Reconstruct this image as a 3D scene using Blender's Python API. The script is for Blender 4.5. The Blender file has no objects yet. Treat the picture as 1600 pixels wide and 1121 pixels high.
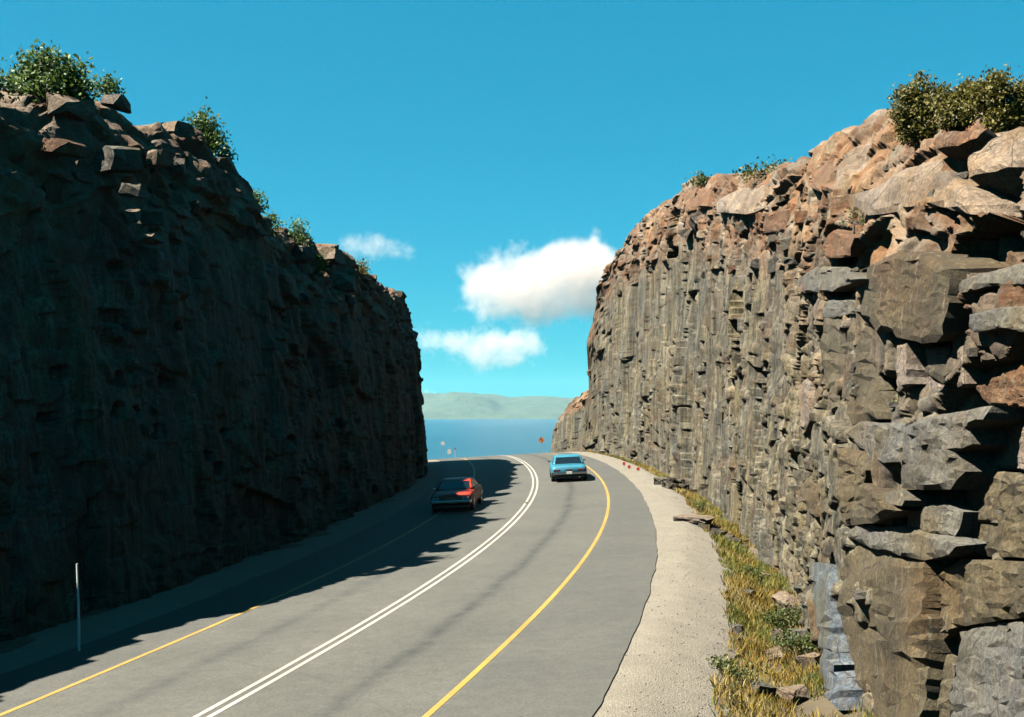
import bpy, bmesh, math, random
import numpy as np
from mathutils import Vector, Matrix
from mathutils.geometry import delaunay_2d_cdt

# ------------------------------------------------------------------ camera, sky, sun, exposure
FPX, YH, CX0, CAMZ = 1800.0, 644.0, 800.0, 5.0     # focal in photo pixels, horizon row, centre column, eye height
SC = bpy.context.scene
SUN_EL = math.radians(54.0)
SUN_AZ = math.radians(18.0)                        # sun stands to the left, a little behind the camera
cam_d = bpy.data.cameras.new('camera'); cam = bpy.data.objects.new('camera', cam_d)
SC.collection.objects.link(cam); SC.camera = cam
cam_d.sensor_width = 36.0; cam_d.lens = FPX / 1600 * 36.0
cam_d.shift_y = (YH - 560.5) / 1600.0
cam_d.clip_start = 0.1; cam_d.clip_end = 90000.0
cam.location = (0, 0, CAMZ); cam.rotation_euler = (math.radians(90), 0, 0)

world = bpy.data.worlds.new('World'); SC.world = world; world.use_nodes = True
wn = world.node_tree; wn.nodes.clear()
sky = wn.nodes.new('ShaderNodeTexSky'); sky.sky_type = 'NISHITA'; sky.sun_disc = False
sky.sun_elevation = SUN_EL; sky.sun_rotation = math.radians(-90) - SUN_AZ
sky.altitude = 200; sky.air_density = 1.0; sky.dust_density = 0.1; sky.ozone_density = 1.6
cyan = wn.nodes.new('ShaderNodeMix'); cyan.data_type = 'RGBA'; cyan.blend_type = 'MULTIPLY'; cyan.inputs[0].default_value = 1.0
cyan.inputs[7].default_value = (0.12, 0.68, 0.73, 1)      # the print's cyan cast
tint = wn.nodes.new('ShaderNodeMix'); tint.data_type = 'RGBA'; tint.blend_type = 'MIX'
tint.inputs[0].default_value = 0.72; tint.inputs[7].default_value = (0.0, 0.79, 1.28, 1)   # the print's even cyan
bg = wn.nodes.new('ShaderNodeBackground'); bg.inputs[1].default_value = 0.05
wo = wn.nodes.new('ShaderNodeOutputWorld')
wn.links.new(sky.outputs[0], cyan.inputs[6]); wn.links.new(cyan.outputs[2], tint.inputs[6]); wn.links.new(tint.outputs[2], bg.inputs[0]); wn.links.new(bg.outputs[0], wo.inputs[0])

sl = bpy.data.lights.new('sun', 'SUN'); sl.energy = 5.0; sl.angle = math.radians(0.5); sl.color = (1.0, 0.95, 0.86)
so = bpy.data.objects.new('sun', sl); SC.collection.objects.link(so)
so.rotation_euler = Vector((math.cos(SUN_EL) * math.cos(SUN_AZ), math.cos(SUN_EL) * math.sin(SUN_AZ), -math.sin(SUN_EL))).to_track_quat('-Z', 'Y').to_euler()
so.location = (-40, 0, 60)
SC.view_settings.view_transform = 'Standard'; SC.view_settings.look = 'None'
SC.view_settings.gamma = 1.0; SC.view_settings.exposure = 2.72
SC.render.engine = 'CYCLES'
SC.cycles.use_denoising = True
SC.cycles.max_bounces = 6; SC.cycles.diffuse_bounces = 0; SC.cycles.glossy_bounces = 2
SC.cycles.transmission_bounces = 4; SC.cycles.volume_bounces = 3; SC.cycles.transparent_max_bounces = 8

rng = np.random.default_rng(7); random.seed(7)
COL = SC.collection

# ------------------------------------------------------------------ helpers
def hsh(ix, iy, k=0):
    n = (ix.astype(np.int64) * 374761393 + iy.astype(np.int64) * 668265263 + k * 2147483647 + 1013904223) & 0xFFFFFFFF
    n = ((n ^ (n >> 13)) * 1274126177) & 0xFFFFFFFF
    n = ((n ^ (n >> 16)) * 2246822519) & 0xFFFFFFFF
    n = n ^ (n >> 15)
    return (n & 0xFFFFFF) / float(0x1000000)
def vnoise(x, y, k=0):
    x = np.asarray(x, float); y = np.asarray(y, float)
    ix = np.floor(x); iy = np.floor(y); fx = x - ix; fy = y - iy
    fx = fx * fx * (3 - 2 * fx); fy = fy * fy * (3 - 2 * fy)
    a = hsh(ix, iy, k); b = hsh(ix + 1, iy, k); c = hsh(ix, iy + 1, k); d = hsh(ix + 1, iy + 1, k)
    return (a * (1 - fx) + b * fx) * (1 - fy) + (c * (1 - fx) + d * fx) * fy
def fbm(x, y, k=0, o=4):
    s = 0; a = .5
    for i in range(o):
        s = s + a * vnoise(x * 2 ** i, y * 2 ** i, k + i); a *= .5
    return s / (1 - .5 ** o)
def voro(x, y, k=0, jit=.85):
    """jittered-grid Voronoi: returns cell ids, offsets from the cell seed and edge distance"""
    ix = np.floor(x); iy = np.floor(y)
    best = np.full(x.shape, 1e9); sec = np.full(x.shape, 1e9)
    bi = np.zeros(x.shape); bj = np.zeros(x.shape); ox = np.zeros(x.shape); oy = np.zeros(x.shape)
    for a in (-1, 0, 1):
        for b in (-1, 0, 1):
            cx, cy = ix + a, iy + b
            px = cx + .5 + jit * (hsh(cx, cy, k) - .5); py = cy + .5 + jit * (hsh(cx, cy, k + 5) - .5)
            dx, dy = x - px, y - py
            dist = np.maximum(np.abs(dx), np.abs(dy)) * .6 + .4 * np.sqrt(dx * dx + dy * dy)
            m = dist < best
            sec = np.where(m, best, np.minimum(sec, dist))
            bi = np.where(m, cx, bi); bj = np.where(m, cy, bj); ox = np.where(m, dx, ox); oy = np.where(m, dy, oy)
            best = np.where(m, dist, best)
    return bi, bj, ox, oy, sec - best
def blocks(u, v, su, sv, k, tilt=.5):
    bi, bj, ox, oy, e = voro(u / su, v / sv, k)
    off = hsh(bi, bj, k + 11) - .5
    return off + tilt * ((hsh(bi, bj, k + 12) - .5) * ox + (hsh(bi, bj, k + 13) - .5) * oy) * 1.6, e, hsh(bi, bj, k + 14)
def sstep(a, b, x):
    t = np.clip((np.asarray(x, float) - a) / (b - a), 0, 1); return t * t * (3 - 2 * t)
def in_poly(px, py, poly):
    r = np.zeros(px.shape, bool); n = len(poly); j = n - 1
    for i in range(n):
        xi, yi = poly[i]; xj, yj = poly[j]
        c = ((yi > py) != (yj > py)) & (px < (xj - xi) * (py - yi) / (yj - yi + 1e-12) + xi)
        r ^= c; j = i
    return r

def np_mesh(name, V, F, smooth=False):
    me = bpy.data.meshes.new(name)
    V = np.asarray(V, dtype=np.float32); F = np.asarray(F, dtype=np.int32)
    k = F.shape[1]
    me.vertices.add(len(V)); me.vertices.foreach_set('co', V.ravel())
    me.loops.add(F.size); me.loops.foreach_set('vertex_index', F.ravel())
    me.polygons.add(len(F)); me.polygons.foreach_set('loop_start', np.arange(0, F.size, k, dtype=np.int32))
    me.polygons.foreach_set('loop_total', np.full(len(F), k, dtype=np.int32))
    if smooth: me.polygons.foreach_set('use_smooth', np.ones(len(F), bool))
    me.update(calc_edges=True); me.validate()
    return me
def grid_faces(nu, nv):
    i = np.arange(nu - 1)[:, None] * nv + np.arange(nv - 1)[None, :]
    return np.stack([i, i + nv, i + nv + 1, i + 1], -1).reshape(-1, 4)
def fattr(me, name, vals):
    a = me.attributes.new(name, 'FLOAT', 'POINT'); a.data.foreach_set('value', np.asarray(vals, np.float32).ravel())
def cattr(me, name, vals):
    a = me.attributes.new(name, 'FLOAT_COLOR', 'POINT')
    a.data.foreach_set('color', np.asarray(np.c_[vals, np.ones(len(vals))], np.float32).ravel())
def link(name, me, mat=None, parent=None, **props):
    o = bpy.data.objects.new(name, me); COL.objects.link(o)
    if mat is not None and me is not None and not me.materials: me.materials.append(mat)
    if parent: o.parent = parent
    for k, v in props.items(): o[k] = v
    return o
def empty(name, loc, rz=0, **props):
    o = bpy.data.objects.new(name, None); COL.objects.link(o); o.location = loc; o.rotation_euler = (0, 0, rz)
    o.empty_display_size = .2
    for k, v in props.items(): o[k] = v
    return o
def bm_obj(name, bm, mat, parent=None, smooth=False, **props):
    me = bpy.data.meshes.new(name)
    bmesh.ops.recalc_face_normals(bm, faces=bm.faces)
    bm.to_mesh(me); bm.free()
    if smooth:
        for p in me.polygons: p.use_smooth = True
    return link(name, me, mat, parent, **props)
def box(bm, c, s, rot=None, bev=0.0):
    r = bmesh.ops.create_cube(bm, size=1)
    vs = r['verts']
    bmesh.ops.scale(bm, vec=s, verts=vs)
    if bev > 0:
        es = list({e for v in vs for e in v.link_edges})
        g = bmesh.ops.bevel(bm, geom=es, offset=bev, segments=2, affect='EDGES', profile=.5)
        vs = list({v for f in g['faces'] for v in f.verts} | {v for v in vs if v.is_valid})
    if rot is not None: bmesh.ops.rotate(bm, cent=(0, 0, 0), matrix=rot, verts=vs)
    bmesh.ops.translate(bm, vec=c, verts=vs)
    return vs
def tube(bm, p, q, r0, r1=None, seg=10):
    p, q = Vector(p), Vector(q); r1 = r0 if r1 is None else r1
    d = q - p
    M = Matrix.Translation((p + q) / 2) @ d.to_track_quat('Z', 'Y').to_matrix().to_4x4()
    bmesh.ops.create_cone(bm, cap_ends=True, segments=seg, radius1=r0, radius2=r1, depth=d.length, matrix=M)
def loft(rings, cap=True):
    bm = bmesh.new(); rows = [[bm.verts.new(p) for p in r] for r in rings]
    n = len(rows[0])
    for a, b in zip(rows, rows[1:]):
        for i in range(n):
            try: bm.faces.new((a[i], a[(i + 1) % n], b[(i + 1) % n], b[i]))
            except ValueError: pass
    if cap: bm.faces.new(rows[0]); bm.faces.new(list(reversed(rows[-1])))
    return bm

# ------------------------------------------------------------------ materials
ALB = 0.43          # scales most base colours down; with the raised exposure this deepens the shade
class NT:
    def __init__(s, name):
        s.m = bpy.data.materials.new(name); s.m.use_nodes = True
        s.t = s.m.node_tree; s.b = s.t.nodes['Principled BSDF']; s.n = s.t.nodes; s.l = s.t.links
        s.o = s.n['Material Output']
    def set(s, **k):
        for a, v in k.items():
            i = s.b.inputs[a.replace('_', ' ')]
            i.default_value = (*v, 1) if isinstance(v, tuple) else v
        return s
    def coord(s, scale=(1, 1, 1), kind='Object', rot=(0, 0, 0)):
        c = s.n.new('ShaderNodeTexCoord'); m = s.n.new('ShaderNodeMapping'); m.inputs['Scale'].default_value = scale; m.inputs['Rotation'].default_value = rot
        s.l.new(c.outputs[kind], m.inputs[0]); return m.outputs[0]
    def noise(s, scale, detail=6, rough=.6, vec=None, dist=0):
        n = s.n.new('ShaderNodeTexNoise'); n.inputs['Scale'].default_value = scale; n.inputs['Detail'].default_value = detail
        n.inputs['Roughness'].default_value = rough; n.inputs['Distortion'].default_value = dist
        s.l.new(vec if vec is not None else s.coord(), n.inputs['Vector']); return n.outputs[0]
    def voronoi(s, scale, vec=None, feature='F1', out=0):
        n = s.n.new('ShaderNodeTexVoronoi'); n.inputs['Scale'].default_value = scale; n.feature = feature
        s.l.new(vec if vec is not None else s.coord(), n.inputs['Vector']); return n.outputs[out]
    def ramp(s, fac, stops, interp='LINEAR'):
        r = s.n.new('ShaderNodeValToRGB'); r.color_ramp.interpolation = interp
        e = r.color_ramp.elements
        while len(e) < len(stops): e.new(.5)
        for i, (p, c) in enumerate(stops):
            e[i].position = p; e[i].color = (*c, 1) if isinstance(c, tuple) else (c, c, c, 1)
        s.l.new(fac, r.inputs[0]); return r.outputs[0]
    def mix(s, fac, a, b, mode='MIX'):
        m = s.n.new('ShaderNodeMix'); m.data_type = 'RGBA'; m.blend_type = mode
        for sock, v in ((m.inputs[0], fac), (m.inputs[6], a), (m.inputs[7], b)):
            if isinstance(v, (int, float)): sock.default_value = v
            elif isinstance(v, tuple): sock.default_value = (*v, 1)
            else: s.l.new(v, sock)
        return m.outputs[2]
    def math(s, op, a, b=0.0):
        m = s.n.new('ShaderNodeMath'); m.operation = op
        for sock, v in ((m.inputs[0], a), (m.inputs[1], b)):
            if isinstance(v, (int, float)): sock.default_value = v
            else: s.l.new(v, sock)
        return m.outputs[0]
    def attr(s, name, out=2):
        a = s.n.new('ShaderNodeAttribute'); a.attribute_name = name; return a.outputs[out]
    def color(s, c): s.l.new(s.mix(1.0, c, (ALB, ALB, ALB), 'MULTIPLY'), s.b.inputs['Base Color']); return s
    def rough(s, c): s.l.new(c, s.b.inputs['Roughness']); return s
    def bump(s, h, dist=.02, strength=1.0, prev=None):
        b = s.n.new('ShaderNodeBump'); b.inputs['Distance'].default_value = dist; b.inputs['Strength'].default_value = strength
        s.l.new(h, b.inputs['Height'])
        if prev is not None: s.l.new(prev, b.inputs['Normal'])
        s.l.new(b.outputs[0], s.b.inputs['Normal']); return b.outputs[0]

def plain(name, col, rough=.5, metal=0.0, **k):
    n = NT(name).set(Base_Color=col, Roughness=rough, Metallic=metal, **k); 
    f = n.noise(9, 4); n.color(n.mix(n.math('MULTIPLY', f, .3), col, tuple(c * .6 for c in col)))
    return n.m

def rock_material(name, body, use_attr=True, rust=.5, streak=1.0):
    n = NT(name).set(Roughness=.88)
    n.b.inputs['Specular IOR Level'].default_value = .25
    a = n.noise(.9, 8, .62)
    c = n.ramp(a, [(.30, tuple(x * .42 for x in body)), (.5, body), (.72, tuple(min(1, x * 1.7) for x in body))])
    pa = n.noise(.33, 4, .55)
    c = n.mix(n.math('MULTIPLY', n.ramp(pa, [(.50, 0.), (.60, 1.)]), .55), c, tuple(x * y for x, y in zip(body, (.95, 1.12, 1.5))))
    c = n.mix(n.math('MULTIPLY', n.ramp(pa, [(.36, 1.), (.46, 0.)]), .60), c, tuple(x * y for x, y in zip(body, (1.35, 1.02, .50))))
    # vertical seepage and mineral streaks
    v1 = n.noise(2.4, 6, .65, n.coord((1, 1, .09)))
    v2 = n.noise(5.5, 5, .6, n.coord((1, 1, .07))); v3 = n.noise(1.1, 5, .6, n.coord((1, 1, .06)))
    c = n.mix(n.math('MULTIPLY', n.ramp(v3, [(.50, 0.), (.62, 1.)]), .65 * streak), c, (.128, .096, .030))
    c = n.mix(n.math('MULTIPLY', n.ramp(v3, [(.38, 1.), (.46, 0.)]), .55 * streak), c, (.045, .048, .034))
    c = n.mix(n.math('MULTIPLY', n.ramp(v1, [(.47, 0.), (.64, 1.)]), .70 * streak), c, (.270, .220, .135))
    c = n.mix(n.math('MULTIPLY', n.ramp(v2, [(.50, 0.), (.62, 1.)]), .75 * streak), c, (.014, .015, .011))
    # iron stain, fine speckle
    r = n.noise(.55, 7, .65)
    c = n.mix(n.math('MULTIPLY', n.ramp(r, [(.52, 0.), (.68, 1.)]), rust), c, (.078, .037, .013))
    sp = n.noise(14, 6, .75)
    c = n.mix(.72, c, n.ramp(sp, [(.33, .25), (.5, .9), (.68, 1.9)]), 'MULTIPLY')
    for rot, lo in (((.45, 0, 0), .60), ((-.25, .2, 0), .61)):           # pale scratches left by blasting and scaling
        sc_ = n.noise(9, 3, .55, n.coord((1, 1, .10), rot=rot)); br = n.noise(2.2, 3, .6)
        c = n.mix(n.math('MULTIPLY', n.ramp(sc_, [(lo, 0.), (lo + .05, 1.)]), n.ramp(br, [(.42, 0.), (.6, .6)])), c, (.20, .175, .115))
    wc = n.n.new('ShaderNodeMix'); wc.data_type = 'VECTOR'; wc.inputs[0].default_value = .12
    nn = n.n.new('ShaderNodeTexNoise'); nn.inputs['Scale'].default_value = 2.2; nn.inputs['Detail'].default_value = 5; n.l.new(n.coord(), nn.inputs['Vector'])
    n.l.new(n.coord((.8, .8, .55)), wc.inputs[4]); n.l.new(nn.outputs[1], wc.inputs[5])
    ck = n.voronoi(1.5, wc.outputs[1], 'DISTANCE_TO_EDGE'); crack = n.ramp(ck, [(.0, 1.), (.018, 0.)])
    c = n.mix(n.math('MULTIPLY', crack, n.ramp(n.noise(.9, 3), [(.42, 0.), (.55, .85)])), c, (.012, .011, .009))
    if use_attr:
        w = n.attr('weather'); k = n.attr('blk')
        wn_ = n.math('MULTIPLY', w, n.ramp(n.noise(1.3, 6, .65), [(.3, .25), (.65, 1.)]))
        top = n.mix(n.ramp(n.noise(.8, 5), [(.42, 0.), (.53, 1.)]), (.255, .185, .125), (.190, .075, .022))
        c = n.mix(n.math('MULTIPLY', wn_, .85), c, n.mix(.5, top, n.ramp(sp, [(.33, .45), (.5, 1.), (.68, 1.6)]), 'MULTIPLY'))
        c = n.mix(1.0, c, n.ramp(k, [(0, (.55, .50, .44)), (.35, (.9, .9, .9)), (.6, (1.15, 1.16, 1.2)), (1, (1.35, 1.2, .95))]), 'MULTIPLY')
    n.color(c)
    p = n.bump(n.noise(4.5, 10, .72), .12, .8)
    p = n.bump(n.noise(9, 6, .6, n.coord((1, 1, .3))), .03, .5 if use_attr else .2, p)
    n.bump(n.noise(38, 5, .7), .02, .7, p)
    return n.m

M = {}
M['rock'] = rock_material('rock', (.084, .075, .048), True, .75)
M['rock_grey'] = rock_material('rock_grey', (.105, .094, .070), False, .5, .15)
M['rock_brown'] = rock_material('rock_brown', (.074, .053, .022), False, .6, .12)
M['rock_tan'] = rock_material('rock_tan', (.205, .148, .098), False, .35, .1)
M['rock_rust'] = rock_material('rock_rust', (.150, .062, .020), False, .8, .25)
M['rock_wet_sheen'] = rock_material('rock_wet_sheen', (.085, .105, .120), False, 0.0, .45)  # damp rock, with the blue sheen of the sky put into its base colour

def asphalt():
    n = NT('asphalt').set(Roughness=.85)
    n.b.inputs['Specular IOR Level'].default_value = .3
    o = n.attr('off')                                   # metres from the centre line
    base = n.ramp(n.noise(.35, 5), [(.35, (.072, .070, .055)), (.65, (.092, .088, .070))])
    base = n.mix(.6, base, n.ramp(n.noise(60, 4, .8), [(.3, .55), (.5, 1.), (.7, 1.5)]), 'MULTIPLY')
    base = n.mix(.55, base, n.ramp(n.noise(17, 5, .85), [(.36, .45), (.5, 1.), (.64, 1.55)]), 'MULTIPLY')
    base = n.mix(.5, base, n.ramp(n.noise(3.0, 6, .7), [(.35, .75), (.6, 1.15)]), 'MULTIPLY')
    wob = n.math('ADD', o, n.math('MULTIPLY', n.math('SUBTRACT', n.noise(.25, 3), .5), .5))
    for c0, w, k in ((1.95, .95, .28), (-1.95, .95, .22), (1.95, .30, .9), (-1.95, .36, .5), (1.1, .55, .10), (2.9, .55, .10), (-1.1, .5, .08), (-2.9, .5, .08)):
        d = n.math('ABSOLUTE', n.math('SUBTRACT', wob, c0))
        f = n.math('SUBTRACT', 1.0, n.math('DIVIDE', d, w)); f = n.math('MAXIMUM', f, 0.0)
        f = n.math('MULTIPLY', f, n.ramp(n.noise(1.4, 6, .7), [(.35, .2), (.65, 1.)]))
        base = n.mix(n.math('MULTIPLY', f, k), base, (.016, .019, .017))
    # paved shoulder a shade darker, tar seams and cracks
    sh = n.ramp(n.math('ABSOLUTE', n.math('DIVIDE', o, 8.0)), [(.475, 0.), (.482, 1.)])
    base = n.mix(n.math('MULTIPLY', sh, .22), base, (.033, .035, .033))
    cr = n.voronoi(.22, n.coord((1, .35, 1)), 'DISTANCE_TO_EDGE')
    cw = n.math('ADD', cr, n.math('MULTIPLY', n.math('SUBTRACT', n.noise(2.5, 5), .5), .05))
    base = n.mix(n.math('MULTIPLY', n.ramp(n.math('ABSOLUTE', cw), [(.0, 1.), (.003, 0.)]), .22), base, (.016, .016, .016))
    n.color(base); n.bump(n.noise(90, 4, .8), .008, .6); return n.m
M['asphalt'] = asphalt()
def paint(name, col):
    n = NT(name).set(Roughness=.7)
    w = n.ramp(n.noise(9, 8, .8), [(.34, 0.), (.47, 1.)]); g = n.ramp(n.noise(.6, 4), [(.3, .72), (.7, 1.05)])
    c = n.mix(n.math('MULTIPLY', n.math('SUBTRACT', 1.0, w), .75), n.mix(1.0, col, g, 'MULTIPLY'), (.085, .082, .066))
    n.color(n.mix(.5, c, n.ramp(n.noise(70, 3, .8), [(.3, .6), (.6, 1.1)]), 'MULTIPLY')); return n.m
M['white_paint'] = paint('white_paint', (.42, .38, .31)); M['yellow_paint'] = paint('yellow_paint', (.40, .235, .018))
def gravel():
    n = NT('gravel').set(Roughness=.95)
    c = n.ramp(n.noise(1.2, 6, .7), [(.3, (.165, .140, .096)), (.7, (.245, .208, .146))])
    c = n.mix(.75, c, n.ramp(n.voronoi(26), [(.1, 1.35), (.55, .65)]), 'MULTIPLY')
    c = n.mix(.6, c, n.ramp(n.noise(45, 4, .8), [(.32, .4), (.5, 1.), (.7, 1.6)]), 'MULTIPLY')
    n.color(c); n.bump(n.voronoi(30), .02, .8); return n.m
M['gravel'] = gravel()
def soil():
    n = NT('soil').set(Roughness=.95)
    c = n.ramp(n.noise(2.2, 7, .7), [(.3, (.042, .034, .012)), (.5, (.085, .056, .016)), (.7, (.11, .085, .04))])
    n.color(c); n.bump(n.noise(22, 6, .7), .05, .9); return n.m
M['soil'] = soil()
def leafmat(name, a, b, c):
    n = NT(name).set(Roughness=.6); n.b.inputs['Specular IOR Level'].default_value = .25
    k = n.attr('k'); col = n.ramp(k, [(0, a), (.55, b), (1, c)]); n.l.new(col, n.b.inputs['Base Color'])
    t = n.n.new('ShaderNodeBsdfTranslucent'); n.l.new(col, t.inputs[0])
    m = n.n.new('ShaderNodeMixShader'); m.inputs[0].default_value = .3
    n.l.new(n.b.outputs[0], m.inputs[1]); n.l.new(t.outputs[0], m.inputs[2]); n.l.new(m.outputs[0], n.o.inputs[0]); return n.m
M['leaf_green'] = leafmat('leaf_green', (.0148, .0311, .0059), (.0370, .0666, .0104), (.0777, .1110, .0192))
M['leaf_olive'] = leafmat('leaf_olive', (.0252, .0222, .0037), (.0577, .0518, .0074), (.1110, .0925, .0148))
M['leaf_shrub'] = leafmat('leaf_shrub', (.0118, .0222, .0052), (.0333, .0459, .0089), (.0703, .0740, .0148))
def grassmat():
    n = NT('dry_grass').set(Roughness=.8); c = n.attr('col', 0); n.l.new(c, n.b.inputs['Base Color'])
    t = n.n.new('ShaderNodeBsdfTranslucent'); n.l.new(c, t.inputs[0])
    m = n.n.new('ShaderNodeMixShader'); m.inputs[0].default_value = .3
    n.l.new(n.b.outputs[0], m.inputs[1]); n.l.new(t.outputs[0], m.inputs[2]); n.l.new(m.outputs[0], n.o.inputs[0]); return n.m
M['grass'] = grassmat()
M['bark'] = plain('bark', (.10, .075, .05), .9)
def lake():
    n = NT('water').set(Base_Color=(.010, .060, .105), Roughness=.28, IOR=1.33)
    c = n.ramp(n.noise(.004, 6, .65, n.coord((1, .35, 1))), [(.35, (.005, .052, .084)), (.65, (.011, .080, .115))])
    n.color(c)
    p = n.bump(n.noise(.06, 8, .7, n.coord((1, .5, 1))), 6.0, .55); return n.m
M['water'] = lake()
def hillmat():
    n = NT('forested_hill').set(Roughness=.95)
    c = n.ramp(n.noise(.012, 10, .75), [(.32, (.010, .030, .012)), (.5, (.032, .068, .022)), (.68, (.08, .11, .036))])
    n.color(c); n.bump(n.noise(.03, 8, .75), 25, .8); return n.m
M['hill'] = hillmat()
M['chrome'] = plain('chrome', (.62, .62, .60), .18, 1.0)
M['rubber'] = plain('rubber', (.015, .015, .015), .8)
M['glass'] = plain('car_glass', (.008, .012, .016), .08)
M['tail_red'] = plain('tail_lamp_red', (.12, .008, .008), .25)
M['lens'] = plain('headlamp_lens', (.55, .62, .66), .12)
M['black_trim'] = plain('black_trim', (.012, .012, .013), .5)
M['white_metal'] = plain('white_metal', (.70, .68, .62), .5)
M['grey_metal'] = plain('grey_metal', (.38, .38, .37), .5)
M['orange_sign'] = plain('orange_sign', (.75, .20, .015), .5)
M['red_reflector'] = plain('red_reflector', (.65, .035, .015), .4)
M['door_grey'] = plain('door_lining', (.42, .44, .40), .6)
def carpaint(name, col):
    n = NT(name).set(Base_Color=col, Roughness=.5); n.b.inputs['Coat Weight'].default_value = .04; n.b.inputs['Specular IOR Level'].default_value = .22
    d = n.ramp(n.noise(3, 5), [(.4, .82), (.7, 1.05)]); n.color(n.mix(1.0, col, d, 'MULTIPLY')); return n.m
M['blue_paint'] = carpaint('blue_paint', (.030, .190, .265)); M['red_paint'] = carpaint('red_paint', (.62, .050, .016))

# ------------------------------------------------------------------ the lie of the land
RC = 205.0; CX, CY = 1.35 - RC, 69.0               # road centre line: an arc of 205 m radius, bending left
_hs = np.array([-200, -47, 3, 9, 16, 21, 26, 31, 36, 41, 50, 65, 85, 120, 400.])
_hv = np.array([8.5, 4.83, 3.88, 3.77, 3.68, 3.65, 3.66, 3.80, 4.02, 4.30, 4.95, 6.6, 10.0, 19., 115.])
def road_h(s): return np.interp(s, _hs, _hv)
def sr(x, y):
    return RC * np.arctan2(y - CY, x - CX), np.hypot(x - CX, y - CY) - RC
def xy(s, o):
    a = np.asarray(s) / RC; r = RC + np.asarray(o); return CX + r * np.cos(a), CY + r * np.sin(a)
def cross(o):
    o = np.asarray(o, float)
    z = .05 * np.clip(o, -6.0, 6.7)
    z = z - .30 * np.clip(o - 6.7, 0, 1.4) - .42 * np.clip(o - 7.9, 0, 1.1) + .25 * np.clip(o - 9.2, 0, 1.2)
    z = z - .06 * np.clip(-o - 6.0, 0, 4.0)
    return z
def ground_z(x, y):
    s, o = sr(np.asarray(x, float), np.asarray(y, float)); return CAMZ - road_h(s) + cross(o)
def strip(name, s0, s1, o0, o1, mat, lift, ns=260, no=2, parent=None, edge=0.0, outer=None, **props):
    s = np.linspace(s0, s1, ns); o = np.linspace(o0, o1, no)
    S, O = np.meshgrid(s, o, indexing='ij')
    if outer:                                          # the outer edge is not a constant distance from the centre line
        w = np.interp(s, *zip(*outer)); t = (o - o0) / (o1 - o0); O = o0 + t[None, :] * (w - o0)[:, None]
    if edge:                                           # crumbled edges
        O = O.copy(); j = edge * (fbm(s * .6, s * 0 + 3, 21) - .5) * 2
        O[:, -1] += j * (1 if o1 > 0 else 1); O[:, 0] += -edge * (fbm(s * .6, s * 0 + 9, 22) - .5) * 2
    x, y = xy(S, O); z = CAMZ - road_h(S) + cross(O) + lift
    me = np_mesh(name, np.stack([x, y, z], -1).reshape(-1, 3), grid_faces(ns, no))
    fattr(me, 'off', O)
    return link(name, me, mat, parent, **props)

def build_ground():
    s = np.concatenate([np.linspace(-130, -60, 30), np.linspace(-58, 60, 240), np.linspace(64, 395, 90)])
    o = np.concatenate([[-120, -60, -30, -18], np.linspace(-12, 14, 66), [18, 25, 40, 70, 120]])
    S, O = np.meshgrid(s, o, indexing='ij'); x, y = xy(S, O)
    z = CAMZ - road_h(S) + cross(O) - .03
    rough = sstep(7.6, 8.6, O) + sstep(-6.6, -7.6, O)
    z += rough * (fbm(x * .8, y * .8, 31) - .5) * .35
    me = np_mesh('ground', np.stack([x, y, z], -1).reshape(-1, 3), grid_faces(len(s), len(o)), True)
    link('ground', me, M['soil'], kind='structure')
build_ground()
strip('gravel_shoulder', -58, 60, 4.9, 8.0, M['gravel'], .004, 420, 10, edge=.35, outer=[(-58, 8.2), (-45, 8.1), (-30, 7.7), (-15, 7.35), (10, 7.2), (60, 7.3)], kind='structure')
strip('gravel_shoulder', -58, 60, -9.6, -5.5, M['gravel'], .004, 420, 8, edge=.2, kind='structure')
road = strip('road', -58, 75, -5.8, 5.85, M['asphalt'], .03, 600, 13, edge=.07, outer=[(-58, 6.4), (-47, 6.2), (-35, 5.85), (-19, 5.35), (-5, 5.2), (75, 5.2)], kind='structure')
for a in (-.17, .07): strip('centre_line', -58, 75, a, a + .105, M['white_paint'], .036, 500, 2, road)
strip('edge_line', -58, 75, 3.64, 3.76, M['yellow_paint'], .036, 500, 2, road)
strip('edge_line', -58, 75, -3.76, -3.64, M['yellow_paint'], .036, 500, 2, road)

LAKEZ = CAMZ - 55.0
_v = [(-40000, 150, LAKEZ), (40000, 150, LAKEZ), (40000, 45000, LAKEZ), (-40000, 45000, LAKEZ)]
link('lake', np_mesh('lake', _v, [(0, 1, 2, 3)]), M['water'], kind='structure')

def build_hills():
    # ridge line traced as elevation of the skyline, on the far shore about nine kilometres away
    pxs = np.array([-400, 300, 560, 660, 700, 745, 775, 800, 860, 900, 1000, 1300, 2000.])
    top = np.array([628, 616, 618, 615, 614, 616, 618, 621, 620, 622, 624, 618, 622.])
    nx, ny = 420, 60
    px = np.linspace(-400, 2000, nx); t = np.linspace(0, 1, ny)
    P, T = np.meshgrid(px, t, indexing='ij')
    Y = 8900 + T * 2600; X = (P - CX0) / FPX * 9000 * (1 + .2 * T)
    crest = (YH - np.interp(P, pxs, top)) / FPX * 10300 + 55 
    prof = np.where(T < .5, .30 * sstep(0, .12, T) + .7 * sstep(.12, .5, T), 1 - .5 * sstep(.55, 1, T))
    z = LAKEZ - 3 + crest * prof * (1 - .10 * (fbm(X / 420, Y / 420, 61) - .5)) + 44 * (fbm(X / 130, Y / 130, 62) - .5) * sstep(0, .15, T)
    # a nearer bluff standing in front of the ridge
    blf = np.exp(-((P - 725) / 55) ** 2) * np.exp(-((T - .22) / .12) ** 2) * 95 * sstep(785, 765, P)
    z = z + blf
    me = np_mesh('far_hills', np.stack([X, Y, z], -1).reshape(-1, 3), grid_faces(nx, ny), True)
    link('far_hills', me, M['hill'], kind='structure')
build_hills()

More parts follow.
